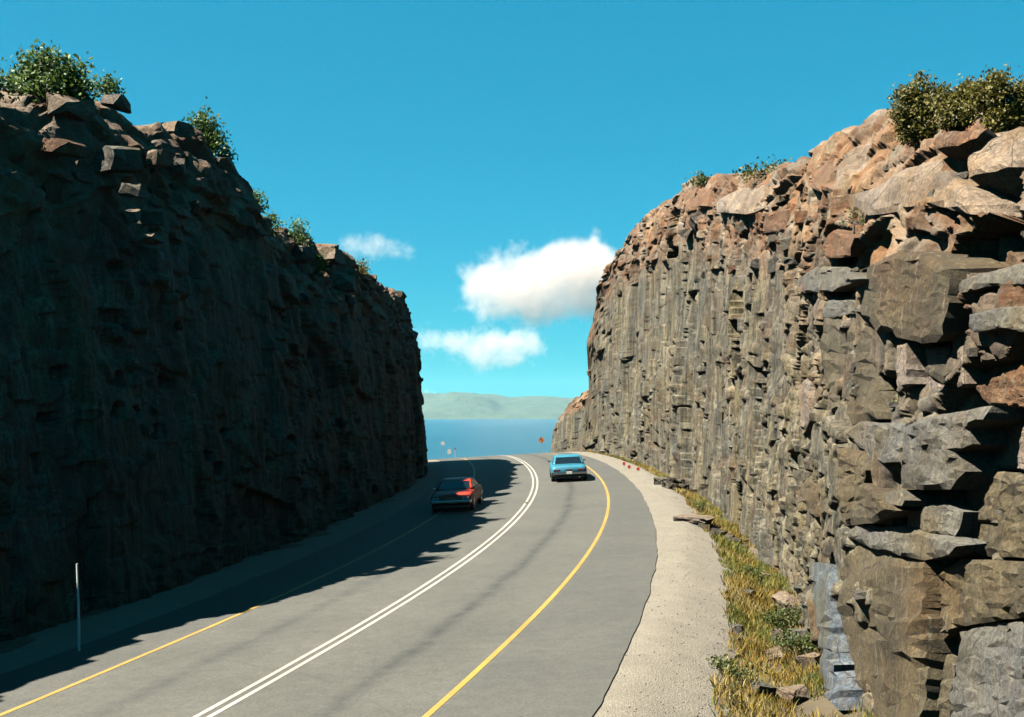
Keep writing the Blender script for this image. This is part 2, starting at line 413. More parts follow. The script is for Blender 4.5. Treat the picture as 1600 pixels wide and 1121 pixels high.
# ------------------------------------------------------------------ rock cuts
def spline(pts, n=4000):
    pts = np.array(pts, float); d = np.r_[0, np.cumsum(np.hypot(*np.diff(pts, axis=0).T))]
    t = np.linspace(0, d[-1], n); out = []
    m = np.gradient(pts, d, axis=0)
    i = np.clip(np.searchsorted(d, t, side='right') - 1, 0, len(d) - 2); h = d[i + 1] - d[i]; f = (t - d[i]) / h
    f = f[:, None]; h = h[:, None]
    return ((2 * f**3 - 3 * f**2 + 1) * pts[i] + (f**3 - 2 * f**2 + f) * h * m[i] + (-2 * f**3 + 3 * f**2) * pts[i + 1] + (f**3 - f**2) * h * m[i + 1])
def proj(P):
    y = np.maximum(P[..., 1], .5)
    return CX0 + FPX * P[..., 0] / y, YH - FPX * (P[..., 2] - CAMZ) / y

def build_cliff(side, path, inner, tops, name, label):
    """side +1: rock to the right of the road, -1: to the left. tops: (d, setback of the rim, rim height above the eye)"""
    fine = spline(path); seg = np.r_[0, np.cumsum(np.hypot(*np.diff(fine, axis=0).T))]
    # stations spaced in proportion to their distance from the eye
    dist = np.maximum(np.hypot(fine[:, 0], fine[:, 1]), 13.0)
    dens = 1 / (.0021 * dist); dens[fine[:, 1] < 10] *= .35
    cum = np.r_[0, np.cumsum(.5 * (dens[1:] + dens[:-1]) * np.diff(seg))]
    n = int(cum[-1]); u = np.interp(np.linspace(0, cum[-1], n), cum, seg)
    bx = np.interp(u, seg, fine[:, 0]); by = np.interp(u, seg, fine[:, 1])
    tx = np.gradient(np.interp(u + 0, seg, fine[:, 0]), u); ty = np.gradient(by, u)
    ker = np.ones(41) / 41
    tx = np.convolve(np.pad(tx, 20, 'edge'), ker, 'valid'); ty = np.convolve(np.pad(ty, 20, 'edge'), ker, 'valid')
    L = np.hypot(tx, ty); tx /= L; ty /= L
    outx, outy = (-ty, tx) if side > 0 else (ty, -tx)             # outward: toward the road
    if np.mean((outx * (0 - bx))[np.abs(by - 40) < 20]) < 0: outx, outy = -outx, -outy
    tp = np.array(tops, float)
    # key the rim table on distance along the path, found from the y coordinate of each key (path keys past its end use y > 1000)
    mono = np.maximum.accumulate(fine[:, 1]); iend = int(np.argmax(fine[:, 1]))
    ku = np.array([np.interp(d, mono[:iend + 1], seg[:iend + 1]) if d < 1000 else seg[iend] + (d - 1000) for d in tp[:, 0]])
    setb = np.interp(u, ku, tp[:, 1]); zt = CAMZ + np.interp(u, ku, tp[:, 2])
    zt = zt + .35 * (fbm(u / 2.3, u * 0, 71 + side) - .5) * 2 * np.clip((zt + 3) / 8, .2, 1)
    zb = ground_z(bx, by) - .9
    # cap short dips
    zt = np.maximum(zt, zb + 1.2)
    nf, nr, npl = 250, 40, 16
    qf = np.linspace(0, 1, nf); 
    wnear = sstep(46, 27, by)[:, None] if side > 0 else np.full((n, 1), .35)
    Hh = (zt - zb)[:, None]
    rimh = np.minimum(1.6 if side > 0 else 2.8, .25 * (zt - zb))[:, None]
    v = qf[None, :] * (Hh - rimh)                                  # face
    lean = setb[:, None] * (qf[None, :] ** 1.5) * .62
    X = bx[:, None] - outx[:, None] * lean; Y = by[:, None] - outy[:, None] * lean; Z = zb[:, None] + v
    ang = np.zeros_like(X)
    qr = np.linspace(0, 1, nr + 1)[1:][None, :]                    # weathered rim
    lr = setb[:, None] * .62 + qr * (setb[:, None] * .38 + .9)
    Xr = bx[:, None] - outx[:, None] * lr; Yr = by[:, None] - outy[:, None] * lr
    Zr = zb[:, None] + (Hh - rimh) + rimh * np.sin(qr * math.pi / 2)
    angr = np.broadcast_to(qr * 1.2, Xr.shape)
    qp = (np.linspace(0, 1, npl + 1)[1:] ** 1.6)[None, :]          # plateau running back to the inner line
    inn = spline(inner, 2000); il = np.linspace(0, 1, 2000); ut = (u - u[0]) / (u[-1] - u[0])
    # keep order along the path
    ix = np.interp(ut, il, inn[:, 0])[:, None]; iy = np.interp(ut, il, inn[:, 1])[:, None]
    Xp = Xr[:, -1:] * (1 - qp) + ix * qp; Yp = Yr[:, -1:] * (1 - qp) + iy * qp
    Zp = Zr[:, -1:] + 0 * qp + (fbm(Xp / 3, Yp / 3, 75) - .5) * .8 * sstep(0, .2, qp) - .4 * sstep(0, .3, qp)
    Zp[:, -1] = np.minimum(Zp[:, -1] - 6, zb - 2)                  # outer skirt
    angp = np.full_like(Xp, math.pi / 2)
    X = np.c_[X, Xr, Xp]; Y = np.c_[Y, Yr, Yp]; Z = np.c_[Z, Zr, Zp]; A = np.c_[ang, angr, angp]
    nv = X.shape[1]
    U = np.broadcast_to(u[:, None], X.shape); V = Z - zb[:, None]; V = V + np.c_[np.zeros((n, nf)), np.broadcast_to(lr, Xr.shape) * .8, np.broadcast_to(lr[:, -1:], Xp.shape) * .8 + qp * 12]
    S0 = np.stack([X, Y, Z], -1)
    NN = np.stack([outx[:, None] * np.cos(A), outy[:, None] * np.cos(A), np.sin(A)], -1)
    T = V / np.maximum(Hh, .1)
    wtop = sstep(.70, .86, T + .10 * (fbm(U / 3, V / 3, 77) - .5))
    blocky = np.clip(wnear + wtop, 0, 1)
    wu = U + .5 * (fbm(U * .9, V * .9, 81) - .5); wv = V + .5 * (fbm(U * .9, V * .9, 82) - .5)
    sk = wv + .22 * wu                                             # bedding dips gently
    b1, e1, r1 = blocks(wu, sk, 4.2, 4.8, 100 + side)
    b2, e2, r2 = blocks(wu, sk, 1.35, .95, 120 + side, .8)
    b3, e3, r3 = blocks(wu, sk, .42, .30, 140 + side, .8)
    c2, f2, q2 = blocks(wu, wv, .85, 3.2, 160 + side, .7)
    c3, f3, q3 = blocks(wu, wv, .34, .9, 180 + side, .8)
    b0, e0, r0 = blocks(wu, wv, 3.1, 9.0, 95 + side, .5)
    D = .50 * b1 * (.45 + .55 * blocky) + .55 * b0 * (1 - .7 * blocky)
    D += blocky * ((.26 if side > 0 else .40) * b2 + .15 * b3 * (1 - .6 * (r1 > .62)) - .10 * sstep(.10, 0, e2))
    rib = vnoise(U / .30, V / 3.5, 201) * .20 + vnoise(U / .75, V / 7.0, 202) * .34 + vnoise(U / .13, V / 1.2, 203) * .07
    calm = sstep(.38, .62, fbm(U / 5.0, V / 6.0, 207, 3))
    D += (1 - blocky) * (.20 * c2 + (.02 + .11 * calm) * c3 + rib * (.5 + .4 * calm) - .25)
    # half-barrel drill marks
    ph = U / .82 + .25 * vnoise(U / .82, V * 0, 205); dr = np.abs(ph - np.round(ph)) * .82
    dm = sstep(.35, .6, vnoise(np.round(ph) * 1.7, V / 4.5, 206))
    D -= (1 - blocky) * dm * .09 * np.sqrt(np.clip(1 - (dr / .09) ** 2, 0, 1))
    # knobs left standing and pockets where pieces dropped out
    ki, kj, ko, kp, ke = voro(wu / .55, wv / .42, 210); kr = hsh(ki, kj, 214)
    D += np.where(kr > .94, .20, 0) * sstep(0, .12, ke) * (1 - wtop) * calm
    D -= np.where(kr < .05, .38, 0) * sstep(0, .1, ke) * calm
    D += .05 * (fbm(U * 3, V * 3, 220, 3) - .5) * 2
    for _ in range(2): D[1:-1] = .25 * D[:-2] + .5 * D[1:-1] + .25 * D[2:]
    pl = np.zeros(nv); pl[nf + nr:] = 1
    D *= np.where(pl > 0, np.linspace(1, .5, nv), 1)[None, :]
    px, py = proj(S0)
    vis = (S0[..., 1] > 5) & (pl[None, :] == 0) & (np.arange(n) < np.argmax(by) - 8)[:, None]
    for poly, depth in RECESS.get(side, []):
        D -= .75 * depth * (in_poly(px + 3 * (fbm(U * 3, V * 3, 230) - .5), py + 3 * (fbm(U * 3, V * 3, 231) - .5), poly) & vis)
    P = S0 + NN * D[..., None]
    me = np_mesh(name, P.reshape(-1, 3), grid_faces(n, nv))
    weather = np.clip(wtop + .35 * wnear * sstep(.35, .7, T), 0, 1)
    me.polygons.foreach_set('use_smooth', np.ones(len(me.polygons), bool)); me.set_sharp_from_angle(angle=math.radians(34))
    fattr(me, 'weather', weather); fattr(me, 'blk', blocky * (.5 * r1 + .5 * r2) + (1 - blocky) * (.4 + .3 * (q2 - .5) + .2 * (q3 - .5)))
    o = link(name, me, M['rock'], kind='structure', label=label)
    return dict(obj=o, P=P, S=S0, N=NN, px=px, py=py, vis=vis, base=np.c_[bx, by, zb], u=u, out=np.c_[outx, outy], nf=nf, nr=nr, T=T)

RECESS = {1: [
    ([(1508, 300), (1554, 268), (1610, 250), (1610, 330), (1515, 337)], 1.0),
    ([(1492, 372), (1553, 340), (1610, 318), (1610, 420), (1530, 428), (1476, 440), (1482, 412)], 1.0),
    ([(1152, 455), (1170, 455), (1170, 487), (1152, 492)], .9),
    ([(1150, 500), (1162, 500), (1163, 590), (1150, 580)], .4),
    ([(1371, 775), (1412, 790), (1408, 828), (1382, 820)], .45),
    ([(1388, 583), (1404, 585), (1401, 617), (1387, 617)], .5),
    ([(1428, 545), (1442, 545), (1438, 605), (1427, 605)], .5),
    ([(1045, 385), (1062, 386), (1058, 408), (1043, 404)], .9),
    ([(1412, 782), (1484, 768), (1484, 782), (1412, 792)], .3),
    ([(1440, 900), (1445, 870), (1462, 862), (1458, 880), (1448, 905)], .5),
    ([(1445, 990), (1455, 930), (1462, 935), (1460, 985)], .6),
    ([(1255, 420), (1275, 418), (1270, 432), (1252, 434)], .5),
    ([(1495, 455), (1515, 448), (1512, 475), (1490, 478)], .5),
    ([(925, 420), (946, 415), (948, 440), (928, 444)], .8)],
  -1: []}
right = build_cliff(1,
    [(12, -22), (9, -10), (7.4, 0), (6.7, 8), (6.4, 16), (6.4, 23), (7.4, 30), (8.5, 38), (9.4, 48), (9.75, 57), (9.8, 66), (9.5, 78), (8.7, 90), (7.5, 100), (5.9, 110), (4.0, 118), (4.4, 121), (7.5, 124), (14, 126), (26, 127), (36, 127)],
    [(50, -22), (48, 10), (46, 40), (44, 70), (42, 90), (41, 100), (40, 104)],
    [(-22, 1.0, 4), (8, .8, 3.0), (16, .8, 3.6), (20, .9, 5.2), (25, 1.2, 6.5), (30, 1.3, 7.5), (34, 1.3, 8.2), (36, 1.2, 8.3), (38, 1.1, 8.5), (44, .9, 9.3), (50, .9, 10.4), (57, .9, 11.5), (63, .9, 12.8), (68, .9, 13.7), (78, .8, 14.7), (85, .8, 14.8), (92, .8, 14.9), (97, .8, 14.0), (100.5, .6, 12.3), (103, .5, 10.3), (105, .4, 8.4), (106.2, .3, 2.9), (110, .4, 2.0), (114, .4, .9), (117, .4, -.2), (119, .4, -.9), (1004, .4, -.8), (1012, 1, 0), (1030, 1, 2)],
    'rock_cliff_right', 'tall sunlit rock cut of fractured grey and brown stone along the gravel shoulder')
left = build_cliff(-1,
    [(-30, -16), (-20, 3), (-15, 14), (-12.4, 22), (-11.2, 27), (-9.8, 33), (-8.7, 40), (-7.6, 48), (-6.6, 57), (-6.0, 66), (-5.85, 74), (-6.0, 81), (-6.5, 86), (-8.0, 89), (-14, 91), (-26, 92), (-40, 92)],
    [(-70, -16), (-60, 10), (-52, 30), (-50, 50), (-48, 62), (-46, 66), (-46, 68)],
    [(-16, 3, 7), (22, 3, 5.6), (27, 3, 7.0), (30, 3, 8.2), (32, 3, 9.05), (35, 2.7, 9.5), (37, 2.6, 9.4), (40, 2.5, 9.8), (42.3, 2.4, 9.6), (43.4, 2.4, 9.2), (45, 2.3, 8.6), (46.5, 2.3, 8.1), (49, 2.2, 7.5), (52, 2.0, 7.9), (55, 2, 8.2), (59, 1.9, 8.4), (62, 1.8, 8.0), (66, 1.7, 7.75), (70, 1.5, 7.6), (75, 1.3, 7.6), (80, 1.6, 8.2), (85, 2.0, 8.3), (1001, 1, 8), (1010, 2, 7), (1040, 2, 6)],
    'rock_cliff_left', 'sheer rock cut in deep shade with sunlit ledges along its rim')

# ------------------------------------------------------------------ single pieces of rock on the cuts
def ray(px, py): return np.array([(px - CX0) / FPX, 1.0, (YH - py) / FPX])
EYE = np.array([0, 0, CAMZ])
def face_at(C, px, py, pick='S'):
    d2 = (C['px'] - px) ** 2 + (C['py'] - py) ** 2; d2 = np.where(C['vis'], d2, 1e9)
    i = np.unravel_index(np.argmin(d2), d2.shape); return i
def traced_block(C, poly, out, mat, up=0.0, along=0.0, label=None):
    """a slab whose outline follows the photograph, lying on the face and reaching back into it"""
    poly = [np.array(p, float) for p in poly]
    ring = []
    for a, b in zip(poly, poly[1:] + poly[:1]):
        L = np.hypot(*(b - a)); k = max(1, int(L / 10))
        for i in range(k):
            p = a + (b - a) * i / k
            ring.append(p + (rng.normal(0, .55, 2) if i else 0))
    ring = np.array(ring); lo, hi = ring.min(0), ring.max(0); span = float(max(hi - lo))
    step = max(3.6, span / 20); inner = []
    g = [tuple(q) for q in ring]; cc = ring.mean(0); shr = [tuple(cc + (np.array(q) - cc) * .90) for q in g]
    for gx in np.arange(lo[0], hi[0], step):
        for gy in np.arange(lo[1], hi[1], step):
            q = np.array([gx, gy]) + rng.uniform(-.4, .4, 2) * step
            if in_poly(np.array([q[0]]), np.array([q[1]]), shr)[0]: inner.append(q)
    allp = np.array(list(ring) + inner)
    nr_ = len(ring)
    r = delaunay_2d_cdt([Vector(p) for p in allp], [], [list(range(nr_))], 1, 1e-4)
    v2 = np.array([tuple(p) for p in r[0]]); tris = [tuple(f) for f in r[2]]
    iC = face_at(C, *cc); N = C['N'][iC]
    ins = in_poly(C['px'], C['py'], g) & C['vis']; d = ((C['P'] - C['S']) * C['N']).sum(-1)
    d0 = np.percentile(d[ins], 65) if ins.sum() > 5 else d[iC]
    dist = C['S'][iC][1]; W = np.maximum(hi - lo, 1)
    P = []
    for q in v2:                                              # put every point on its own sight line, a little proud of the face
        i = face_at(C, *q); S = C['S'][i] + N * (d0 + out)
        P.append(EYE + ray(*q) * (np.dot(S - EYE, N) / np.dot(ray(*q), N)))
    P = np.array(P); c = P.mean(0)
    A = np.linalg.lstsq(np.c_[v2 - cc, np.ones(len(v2))], P[:, 1], rcond=None)[0]     # flatten toward one plane
    dep = .25 * P[:, 1] + .75 * (np.c_[v2 - cc, np.ones(len(v2))] @ A)
    P = np.array([EYE + ray(*q) * dd for q, dd in zip(v2, dep)])
    rel = (v2 - cc) / W; size = (.35 * span + .65 * float(min(W))) * dist / FPX
    relief = (.035 if label and 'smooth' in label else .075) * size * (fbm(v2[:, 0] / span * 4, v2[:, 1] / span * 3, int(cc[0])) - .5) * 2 + (.003 if label and 'smooth' in label else .032) * size * blocks(v2[:, 0], v2[:, 1], 22., 17., int(cc[1]), .9)[0] + .006 * size * rng.normal(0, 1, len(v2))
    edge = np.zeros(len(v2)); edge[:nr_] = 1
    push = relief - edge * min(.06, .05 * size) * (.5 + rng.random(len(v2))) + up * .45 * out * rel[:, 1] + along * .6 * rel[:, 0]
    P = P + N * push[:, None]
    jit = rng.normal(0, .05, (nr_, 3)); jit = (jit + np.roll(jit, 1, 0) + np.roll(jit, 2, 0)) * min(1, size)
    back = c + (P[:nr_] - c) * .94 + jit - N * (out + 1.2 + .2 * size)
    V = np.r_[P, back]; nb = len(P)
    me = bpy.data.meshes.new('rock_block'); F = list(tris)
    for j in range(nr_):
        k = (j + 1) % nr_; F += [(j, k, nb + k), (j, nb + k, nb + j)]
    me.from_pydata([tuple(p) for p in V], [], F)
    bm = bmesh.new(); bm.from_mesh(me); bmesh.ops.recalc_face_normals(bm, faces=bm.faces); bm.to_mesh(me); bm.free()
    me.polygons.foreach_set('use_smooth', np.ones(len(me.polygons), bool)); me.set_sharp_from_angle(angle=math.radians(15))
    o = link('rock_block', me, M[mat], C['obj'])
    if label: o['label'] = label
    return o
TR = [
 ([(1502, 702), (1550, 668), (1606, 650), (1606, 738), (1550, 732), (1512, 742)], .25, 'rock_tan', .2, 0, None),
 ([(1415, 794), (1475, 787), (1502, 800), (1490, 838), (1440, 832), (1415, 822)], .25, 'rock_grey', .2, 0, None),
 ([(1442, 885), (1456, 905), (1457, 960), (1466, 1010), (1484, 1040), (1480, 1140), (1442, 1140), (1448, 985)], .12, 'rock_brown', 0, 0, None),
 ([(1353, 418), (1394, 396), (1430, 393), (1467, 415), (1476, 421), (1476, 450), (1470, 508), (1467, 523), (1456, 535), (1437, 537), (1415, 531), (1396, 527), (1388, 518), (1366, 519), (1357, 508), (1338, 483), (1343, 472)], .75, 'rock_brown', -.10, .0, 'large smooth brown slab'),
 ([(1287, 493), (1330, 497), (1354, 490), (1358, 560), (1366, 620), (1370, 655), (1325, 665), (1298, 640), (1275, 570), (1280, 520)], .25, 'rock_brown', 0, .1, None),
 ([(1303, 700), (1340, 705), (1350, 735), (1345, 755), (1365, 765), (1398, 798), (1360, 818), (1310, 822), (1300, 760)], .35, 'rock_brown', 0, .1, None),
 ([(1313, 673), (1343, 658), (1377, 662), (1407, 662), (1405, 690), (1404, 722), (1360, 724), (1351, 707)], .40, 'rock_grey', .6, 0, None),
 ([(1409, 668), (1454, 650), (1486, 644), (1535, 634), (1533, 656), (1507, 670), (1509, 694), (1488, 707), (1497, 737), (1490, 750), (1482, 765), (1445, 766), (1407, 763), (1405, 715)], .22, 'rock_grey', .8, -.05, 'broad pale grey ledge'),
 ([(1377, 771), (1403, 765), (1413, 782), (1411, 791), (1388, 790)], .55, 'rock_grey', .6, 0, None),
 ([(1312, 834), (1340, 818), (1380, 824), (1410, 822), (1440, 832), (1470, 838), (1486, 854), (1480, 866), (1440, 876), (1394, 866), (1345, 850)], .16, 'rock_grey', 1.5, 0, None),
 ([(1314, 842), (1345, 852), (1394, 868), (1440, 878), (1446, 980), (1440, 1140), (1312, 1140), (1308, 900)], .30, 'rock_brown', 0, .12, None),
 ([(1514, 745), (1550, 735), (1606, 745), (1608, 872), (1500, 868), (1490, 830), (1505, 790)], .35, 'rock_brown', .1, 0, None),
 ([(1455, 900), (1500, 874), (1560, 876), (1608, 880), (1608, 962), (1490, 980), (1468, 1000), (1458, 955)], .35, 'rock_brown', .05, 0, None),
 ([(1488, 988), (1530, 974), (1608, 970), (1608, 1140), (1480, 1140), (1485, 1035)], .50, 'rock_grey', .25, 0, None),
 ([(1259, 878), (1284, 880), (1293, 950), (1300, 1030), (1308, 1110), (1286, 1110), (1275, 1010)], .75, 'rock_wet_sheen', 0, 0, 'smooth damp strip of rock with a painted blue grey sky sheen'),
 ([(1324, 306), (1373, 291), (1407, 263), (1458, 249), (1467, 263), (1505, 297), (1513, 335), (1464, 323), (1407, 331), (1356, 337), (1333, 323)], .35, 'rock_tan', .55, 0, 'broad smooth tan slab'),
 ([(1514, 217), (1560, 203), (1606, 198), (1606, 255), (1554, 266), (1510, 275), (1508, 245)], .55, 'rock_tan', .15, 0, None),
 ([(1455, 222), (1470, 206), (1540, 198), (1522, 213), (1495, 227), (1460, 230)], .30, 'rock_rust', .1, 0, None),
 ([(1262, 252), (1290, 237), (1302, 262), (1282, 300), (1262, 290)], .20, 'rock_rust', .05, 0, None),
 ([(1117, 316), (1150, 296), (1192, 288), (1190, 325), (1165, 335), (1120, 332)], .30, 'rock_tan', .5, 0, None),
 ([(1065, 305), (1085, 293), (1108, 295), (1105, 322), (1070, 332)], .25, 'rock_rust', .2, 0, None),
 ([(1190, 332), (1225, 328), (1226, 360), (1190, 365)], .25, 'rock_rust', 0, 0, None),
 ([(1480, 362), (1553, 328), (1606, 312), (1606, 340), (1555, 352), (1500, 384)], .40, 'rock_tan', .5, 0, None),
 ([(1484, 444), (1520, 430), (1606, 408), (1606, 446), (1540, 448), (1500, 458)], .35, 'rock_grey', .5, 0, None),
 ([(1512, 492), (1560, 480), (1606, 478), (1606, 520), (1560, 512), (1520, 520)], .35, 'rock_grey', .4, 0, None),
 ([(1240, 440), (1275, 415), (1312, 418), (1340, 436), (1300, 456), (1250, 458)], .25, 'rock_grey', .6, 0, None),
 ([(1268, 492), (1295, 468), (1338, 470), (1345, 488), (1290, 500)], .25, 'rock_grey', .6, 0, None),
 ([(1278, 385), (1300, 360), (1330, 372), (1325, 400), (1290, 405)], .25, 'rock_rust', .2, 0, None),
 ([(1395, 540), (1418, 536), (1420, 600), (1400, 612), (1392, 570)], .22, 'rock_tan', 0, .15, None),
 ([(1445, 545), (1480, 540), (1482, 610), (1450, 618)], .22, 'rock_tan', 0, 0, None),
 ([(1486, 545), (1506, 540), (1510, 600), (1490, 606)], .28, 'rock_tan', 0, .2, None),
 ([(1520, 605), (1606, 560), (1606, 640), (1545, 632)], .30, 'rock_rust', .2, 0, None),
 ([(1243, 762), (1262, 745), (1290, 775), (1300, 805), (1275, 808), (1255, 800)], .30, 'rock_brown', .1, .2, None),
 ([(1150, 430), (1170, 430), (1170, 455), (1151, 455)], .30, 'rock_grey', .3, 0, None),
 ([(1240, 600), (1266, 590), (1268, 655), (1250, 680), (1241, 640)], .22, 'rock_tan', 0, .3, None),
]
for poly, out, mat, up, al, lab in TR: traced_block(right, poly, out * .45 + .02, mat, up, al, lab)

# a handful of shared angular shapes
def block_mesh(seed, sx, sy, sz):
    r = random.Random(seed); bm = bmesh.new()
    bmesh.ops.create_cube(bm, size=1)
    for v in bm.verts: v.co = Vector((v.co.x * sx, v.co.y * sy, v.co.z * sz)) * r.uniform(.85, 1.1) + Vector([r.uniform(-.08, .08) for _ in range(3)])
    for _ in range(5):
        n = Vector((r.gauss(0, 1), r.gauss(0, 1), r.gauss(0, 1))).normalized()
        g = bmesh.ops.bisect_plane(bm, geom=bm.verts[:] + bm.edges[:] + bm.faces[:], plane_co=n * r.uniform(.34, .5), plane_no=n, clear_outer=True)
        es = [e for e in g['geom_cut'] if isinstance(e, bmesh.types.BMEdge)]
        if es: bmesh.ops.contextual_create(bm, geom=es)
    bmesh.ops.triangulate(bm, faces=bm.faces)
    long_ = [e for e in bm.edges if e.calc_length() > .35]; bmesh.ops.subdivide_edges(bm, edges=long_, cuts=1); bmesh.ops.triangulate(bm, faces=bm.faces)
    for v in bm.verts: v.co += Vector([r.gauss(0, .016) for _ in range(3)])
    bmesh.ops.recalc_face_normals(bm, faces=bm.faces)
    me = bpy.data.meshes.new('rock_block'); bm.to_mesh(me); bm.free(); return me
SHAPES = {}
for m in ('rock_grey', 'rock_brown', 'rock_tan', 'rock_rust', 'rock'):
    SHAPES[m] = []
    for i in range(5):
        me = block_mesh(i * 7 + len(m), 1.0, random.uniform(.8, 1.2), random.uniform(.5, 1.0)); me.materials.append(M[m]); SHAPES[m].append(me)
def lay_block(C, i, size, out, mat, flat=.6):
    N = C['N'][i]; P = C['P'][i]
    o = link('rock_block', random.choice(SHAPES[mat]), None, C['obj'])
    ang = math.atan2(N[1], N[0]); o.rotation_euler = (random.gauss(0, .12), random.gauss(0, .12), ang + random.gauss(0, .2) + random.choice((0, math.pi)))
    o.scale = (size * random.uniform(.7, 1.0), size * random.uniform(.9, 1.5), size * random.uniform(.8, 1.1) * flat)
    o.location = P + N * (out - .25 * size)
    return o
def scatter(C, cnt, dlo, dhi, tlo, thi, smin, smax, mats, flat=.7):
    S = C['S']; ok = C['vis'] & (S[..., 1] > dlo) & (S[..., 1] < dhi) & (C['T'] > tlo) & (C['T'] < thi)
    idx = np.argwhere(ok); 
    for j in rng.choice(len(idx), cnt, replace=False):
        i = tuple(idx[j]); lay_block(C, i, random.uniform(smin, smax), random.uniform(-.05, .12), random.choice(mats), flat)
scatter(right, 60, 15, 36, .15, 1.0, .20, .60, ('rock_grey', 'rock_grey', 'rock_brown', 'rock_tan', 'rock'))
scatter(right, 34, 30, 60, .72, 1.02, .3, .9, ('rock_tan', 'rock_rust', 'rock_tan', 'rock_grey'))
scatter(right, 34, 60, 118, .80, 1.02, .5, 1.3, ('rock_tan', 'rock_rust', 'rock_tan', 'rock'))
scatter(right, 60, 36, 115, .08, .8, .25, .7, ('rock', 'rock_grey', 'rock_brown'), 1.0)
# the shaded cut: ledges and blocks standing out of its rim
for px, py, size, out, mat in [(140, 262, 1.1, .9, 'rock_grey'), (90, 186, .9, .4, 'rock_tan'), (168, 182, .8, .4, 'rock_tan'), (60, 250, .7, .7, 'rock_rust'),
        (215, 258, .8, .8, 'rock_tan'), (250, 268, .7, .8, 'rock_tan'), (178, 342, .7, 1.2, 'rock_grey'), (155, 302, .9, 1.1, 'rock_grey'),
        (270, 205, 1.1, .1, 'rock_tan'), (362, 254, 1.1, .3, 'rock_tan'), (150, 340, .5, 1.3, 'rock_tan'), (160, 376, .5, 1.4, 'rock_tan'),
        (408, 348, .7, .35, 'rock_grey'), (470, 382, 1.0, .4, 'rock_grey'), (468, 400, .9, .6, 'rock_grey'), (512, 392, 1.6, .25, 'rock_tan'),
        (538, 443, 1.0, .7, 'rock_tan'), (572, 440, .5, .5, 'rock_grey'), (520, 470, .6, .9, 'rock_grey'), (500, 425, .5, .6, 'rock_tan'), (585, 425, 1.0, .2, 'rock_rust'), (625, 462, 1.3, .25, 'rock')]:
    lay_block(left, face_at(left, px, py), size, out, mat, .8)
scatter(left, 60, 24, 88, .80, 1.02, .3, .9, ('rock_grey', 'rock_tan', 'rock', 'rock'), .8)
scatter(left, 26, 26, 88, .1, .8, .3, .8, ('rock', 'rock_grey'), .9)

# ------------------------------------------------------------------ trees, shrubs, grass
def leaf_cloud(lobes, n, size, seed):
    r = np.random.default_rng(seed); L = np.array(lobes, float)
    vol = L[:, 3] * L[:, 4] * L[:, 5]; w = vol ** .7; w /= w.sum()
    # every lobe is a cluster of small sprays so that the outline stays ragged
    ns = max(12, n // 26); pick = r.choice(len(L), ns, p=w)
    d = r.normal(size=(ns, 3)); d /= np.linalg.norm(d, axis=1)[:, None]; rad = r.random(ns) ** .38
    sc = L[pick, :3] + d * rad[:, None] * L[pick, 3:]
    k = np.repeat(np.arange(ns), 26)[:n]; n = len(k)
    spread = size * 2.6
    c = sc[k] + r.normal(size=(n, 3)) * spread * np.array([1, 1, .8])
    a = r.normal(size=(n, 3)); a /= np.linalg.norm(a, axis=1)[:, None]
    b = np.cross(a, r.normal(size=(n, 3))); b /= np.linalg.norm(b, axis=1)[:, None]
    s = size * (.6 + .7 * r.random(n))[:, None]
    V = np.stack([c - a * s, c + b * s * .55, c + a * s, c - b * s * .55], 1).reshape(-1, 3)
    F = np.arange(4 * n).reshape(-1, 4)
    kk = np.clip(.35 + .5 * r.random(ns)[k] + .22 * r.normal(size=n), 0, 1)
    return V, F, np.repeat(kk, 4), sc
def plant(name, base, lobes, n, size, mat, seed, label, cat, group=None, trunk=.06):
    base = np.array(base, float); e = empty(name, base, label=label, category=cat)
    if group: e['group'] = group
    V, F, kk, sc = leaf_cloud(lobes, n, size, seed)
    me = np_mesh('crown', V, F); fattr(me, 'k', kk); link('crown', me, M[mat], e)
    r = random.Random(seed); bm = bmesh.new()
    top = np.array(lobes)[:, :3].mean(0)
    mid = Vector((top[0] * .5, top[1] * .5, top[2] * .55))
    tube(bm, (0, 0, -.4), mid, trunk, trunk * .7, 7)
    for q in [sc[i] for i in r.sample(range(len(sc)), min(9, len(sc)))]: tube(bm, mid, Vector(q), trunk * .5, trunk * .12, 5)
    bm_obj('trunk', bm, M['bark'], e)
    return e
def rim_point(C, px, py, back=.4):
    i = face_at(C, px, py); p = C['P'][i] - np.append(C['out'][i[0]], 0) * back; return p
def bush(C, name, px0, px1, pytop, pybase, mat, seed, label, cat, n, size, depth=1.0, group=None, lob=None, back=.5):
    p = rim_point(C, (px0 + px1) / 2, pybase, back); k = p[1] / FPX
    w = (px1 - px0) * k / 2; h = (pybase - pytop) * k
    r = random.Random(seed)
    lobes = lob and [(a * w, b * w, c * h, d * w, d * w * depth, e * h) for a, b, c, d, e in lob]
    if not lobes:
        lobes = [(r.uniform(-.7, .7) * w, r.uniform(-.5, .5) * w * depth, h * r.uniform(.05, .8), w * r.uniform(.25, .42), w * .35 * depth, h * r.uniform(.15, .25)) for _ in range(11)]
    p[2] = CAMZ + (YH - pybase) / FPX * p[1]; p[0] = ((px0 + px1) / 2 - CX0) * k
    return plant(name, p, lobes, n, size, mat, seed, label, cat, group, trunk=.03 + .02 * h)
bush(left, 'leafy_shrub', 20, 150, 82, 170, 'leaf_green', 3, 'broad dense green shrub on the highest ledge of the shaded cut', 'shrub', 5200, .075, .8, 'shrubs on the shaded cut',
     [(-.75, 0, .55, .3, .38), (-.35, .1, .72, .32, .26), (-.1, -.1, .85, .26, .14), (.25, 0, .62, .3, .2), (.5, .1, .72, .24, .14), (.1, -.1, .3, .5, .3), (.6, 0, .35, .3, .2), (-.6, 0, .25, .4, .25), (.75, 0, .66, .14, .1)])
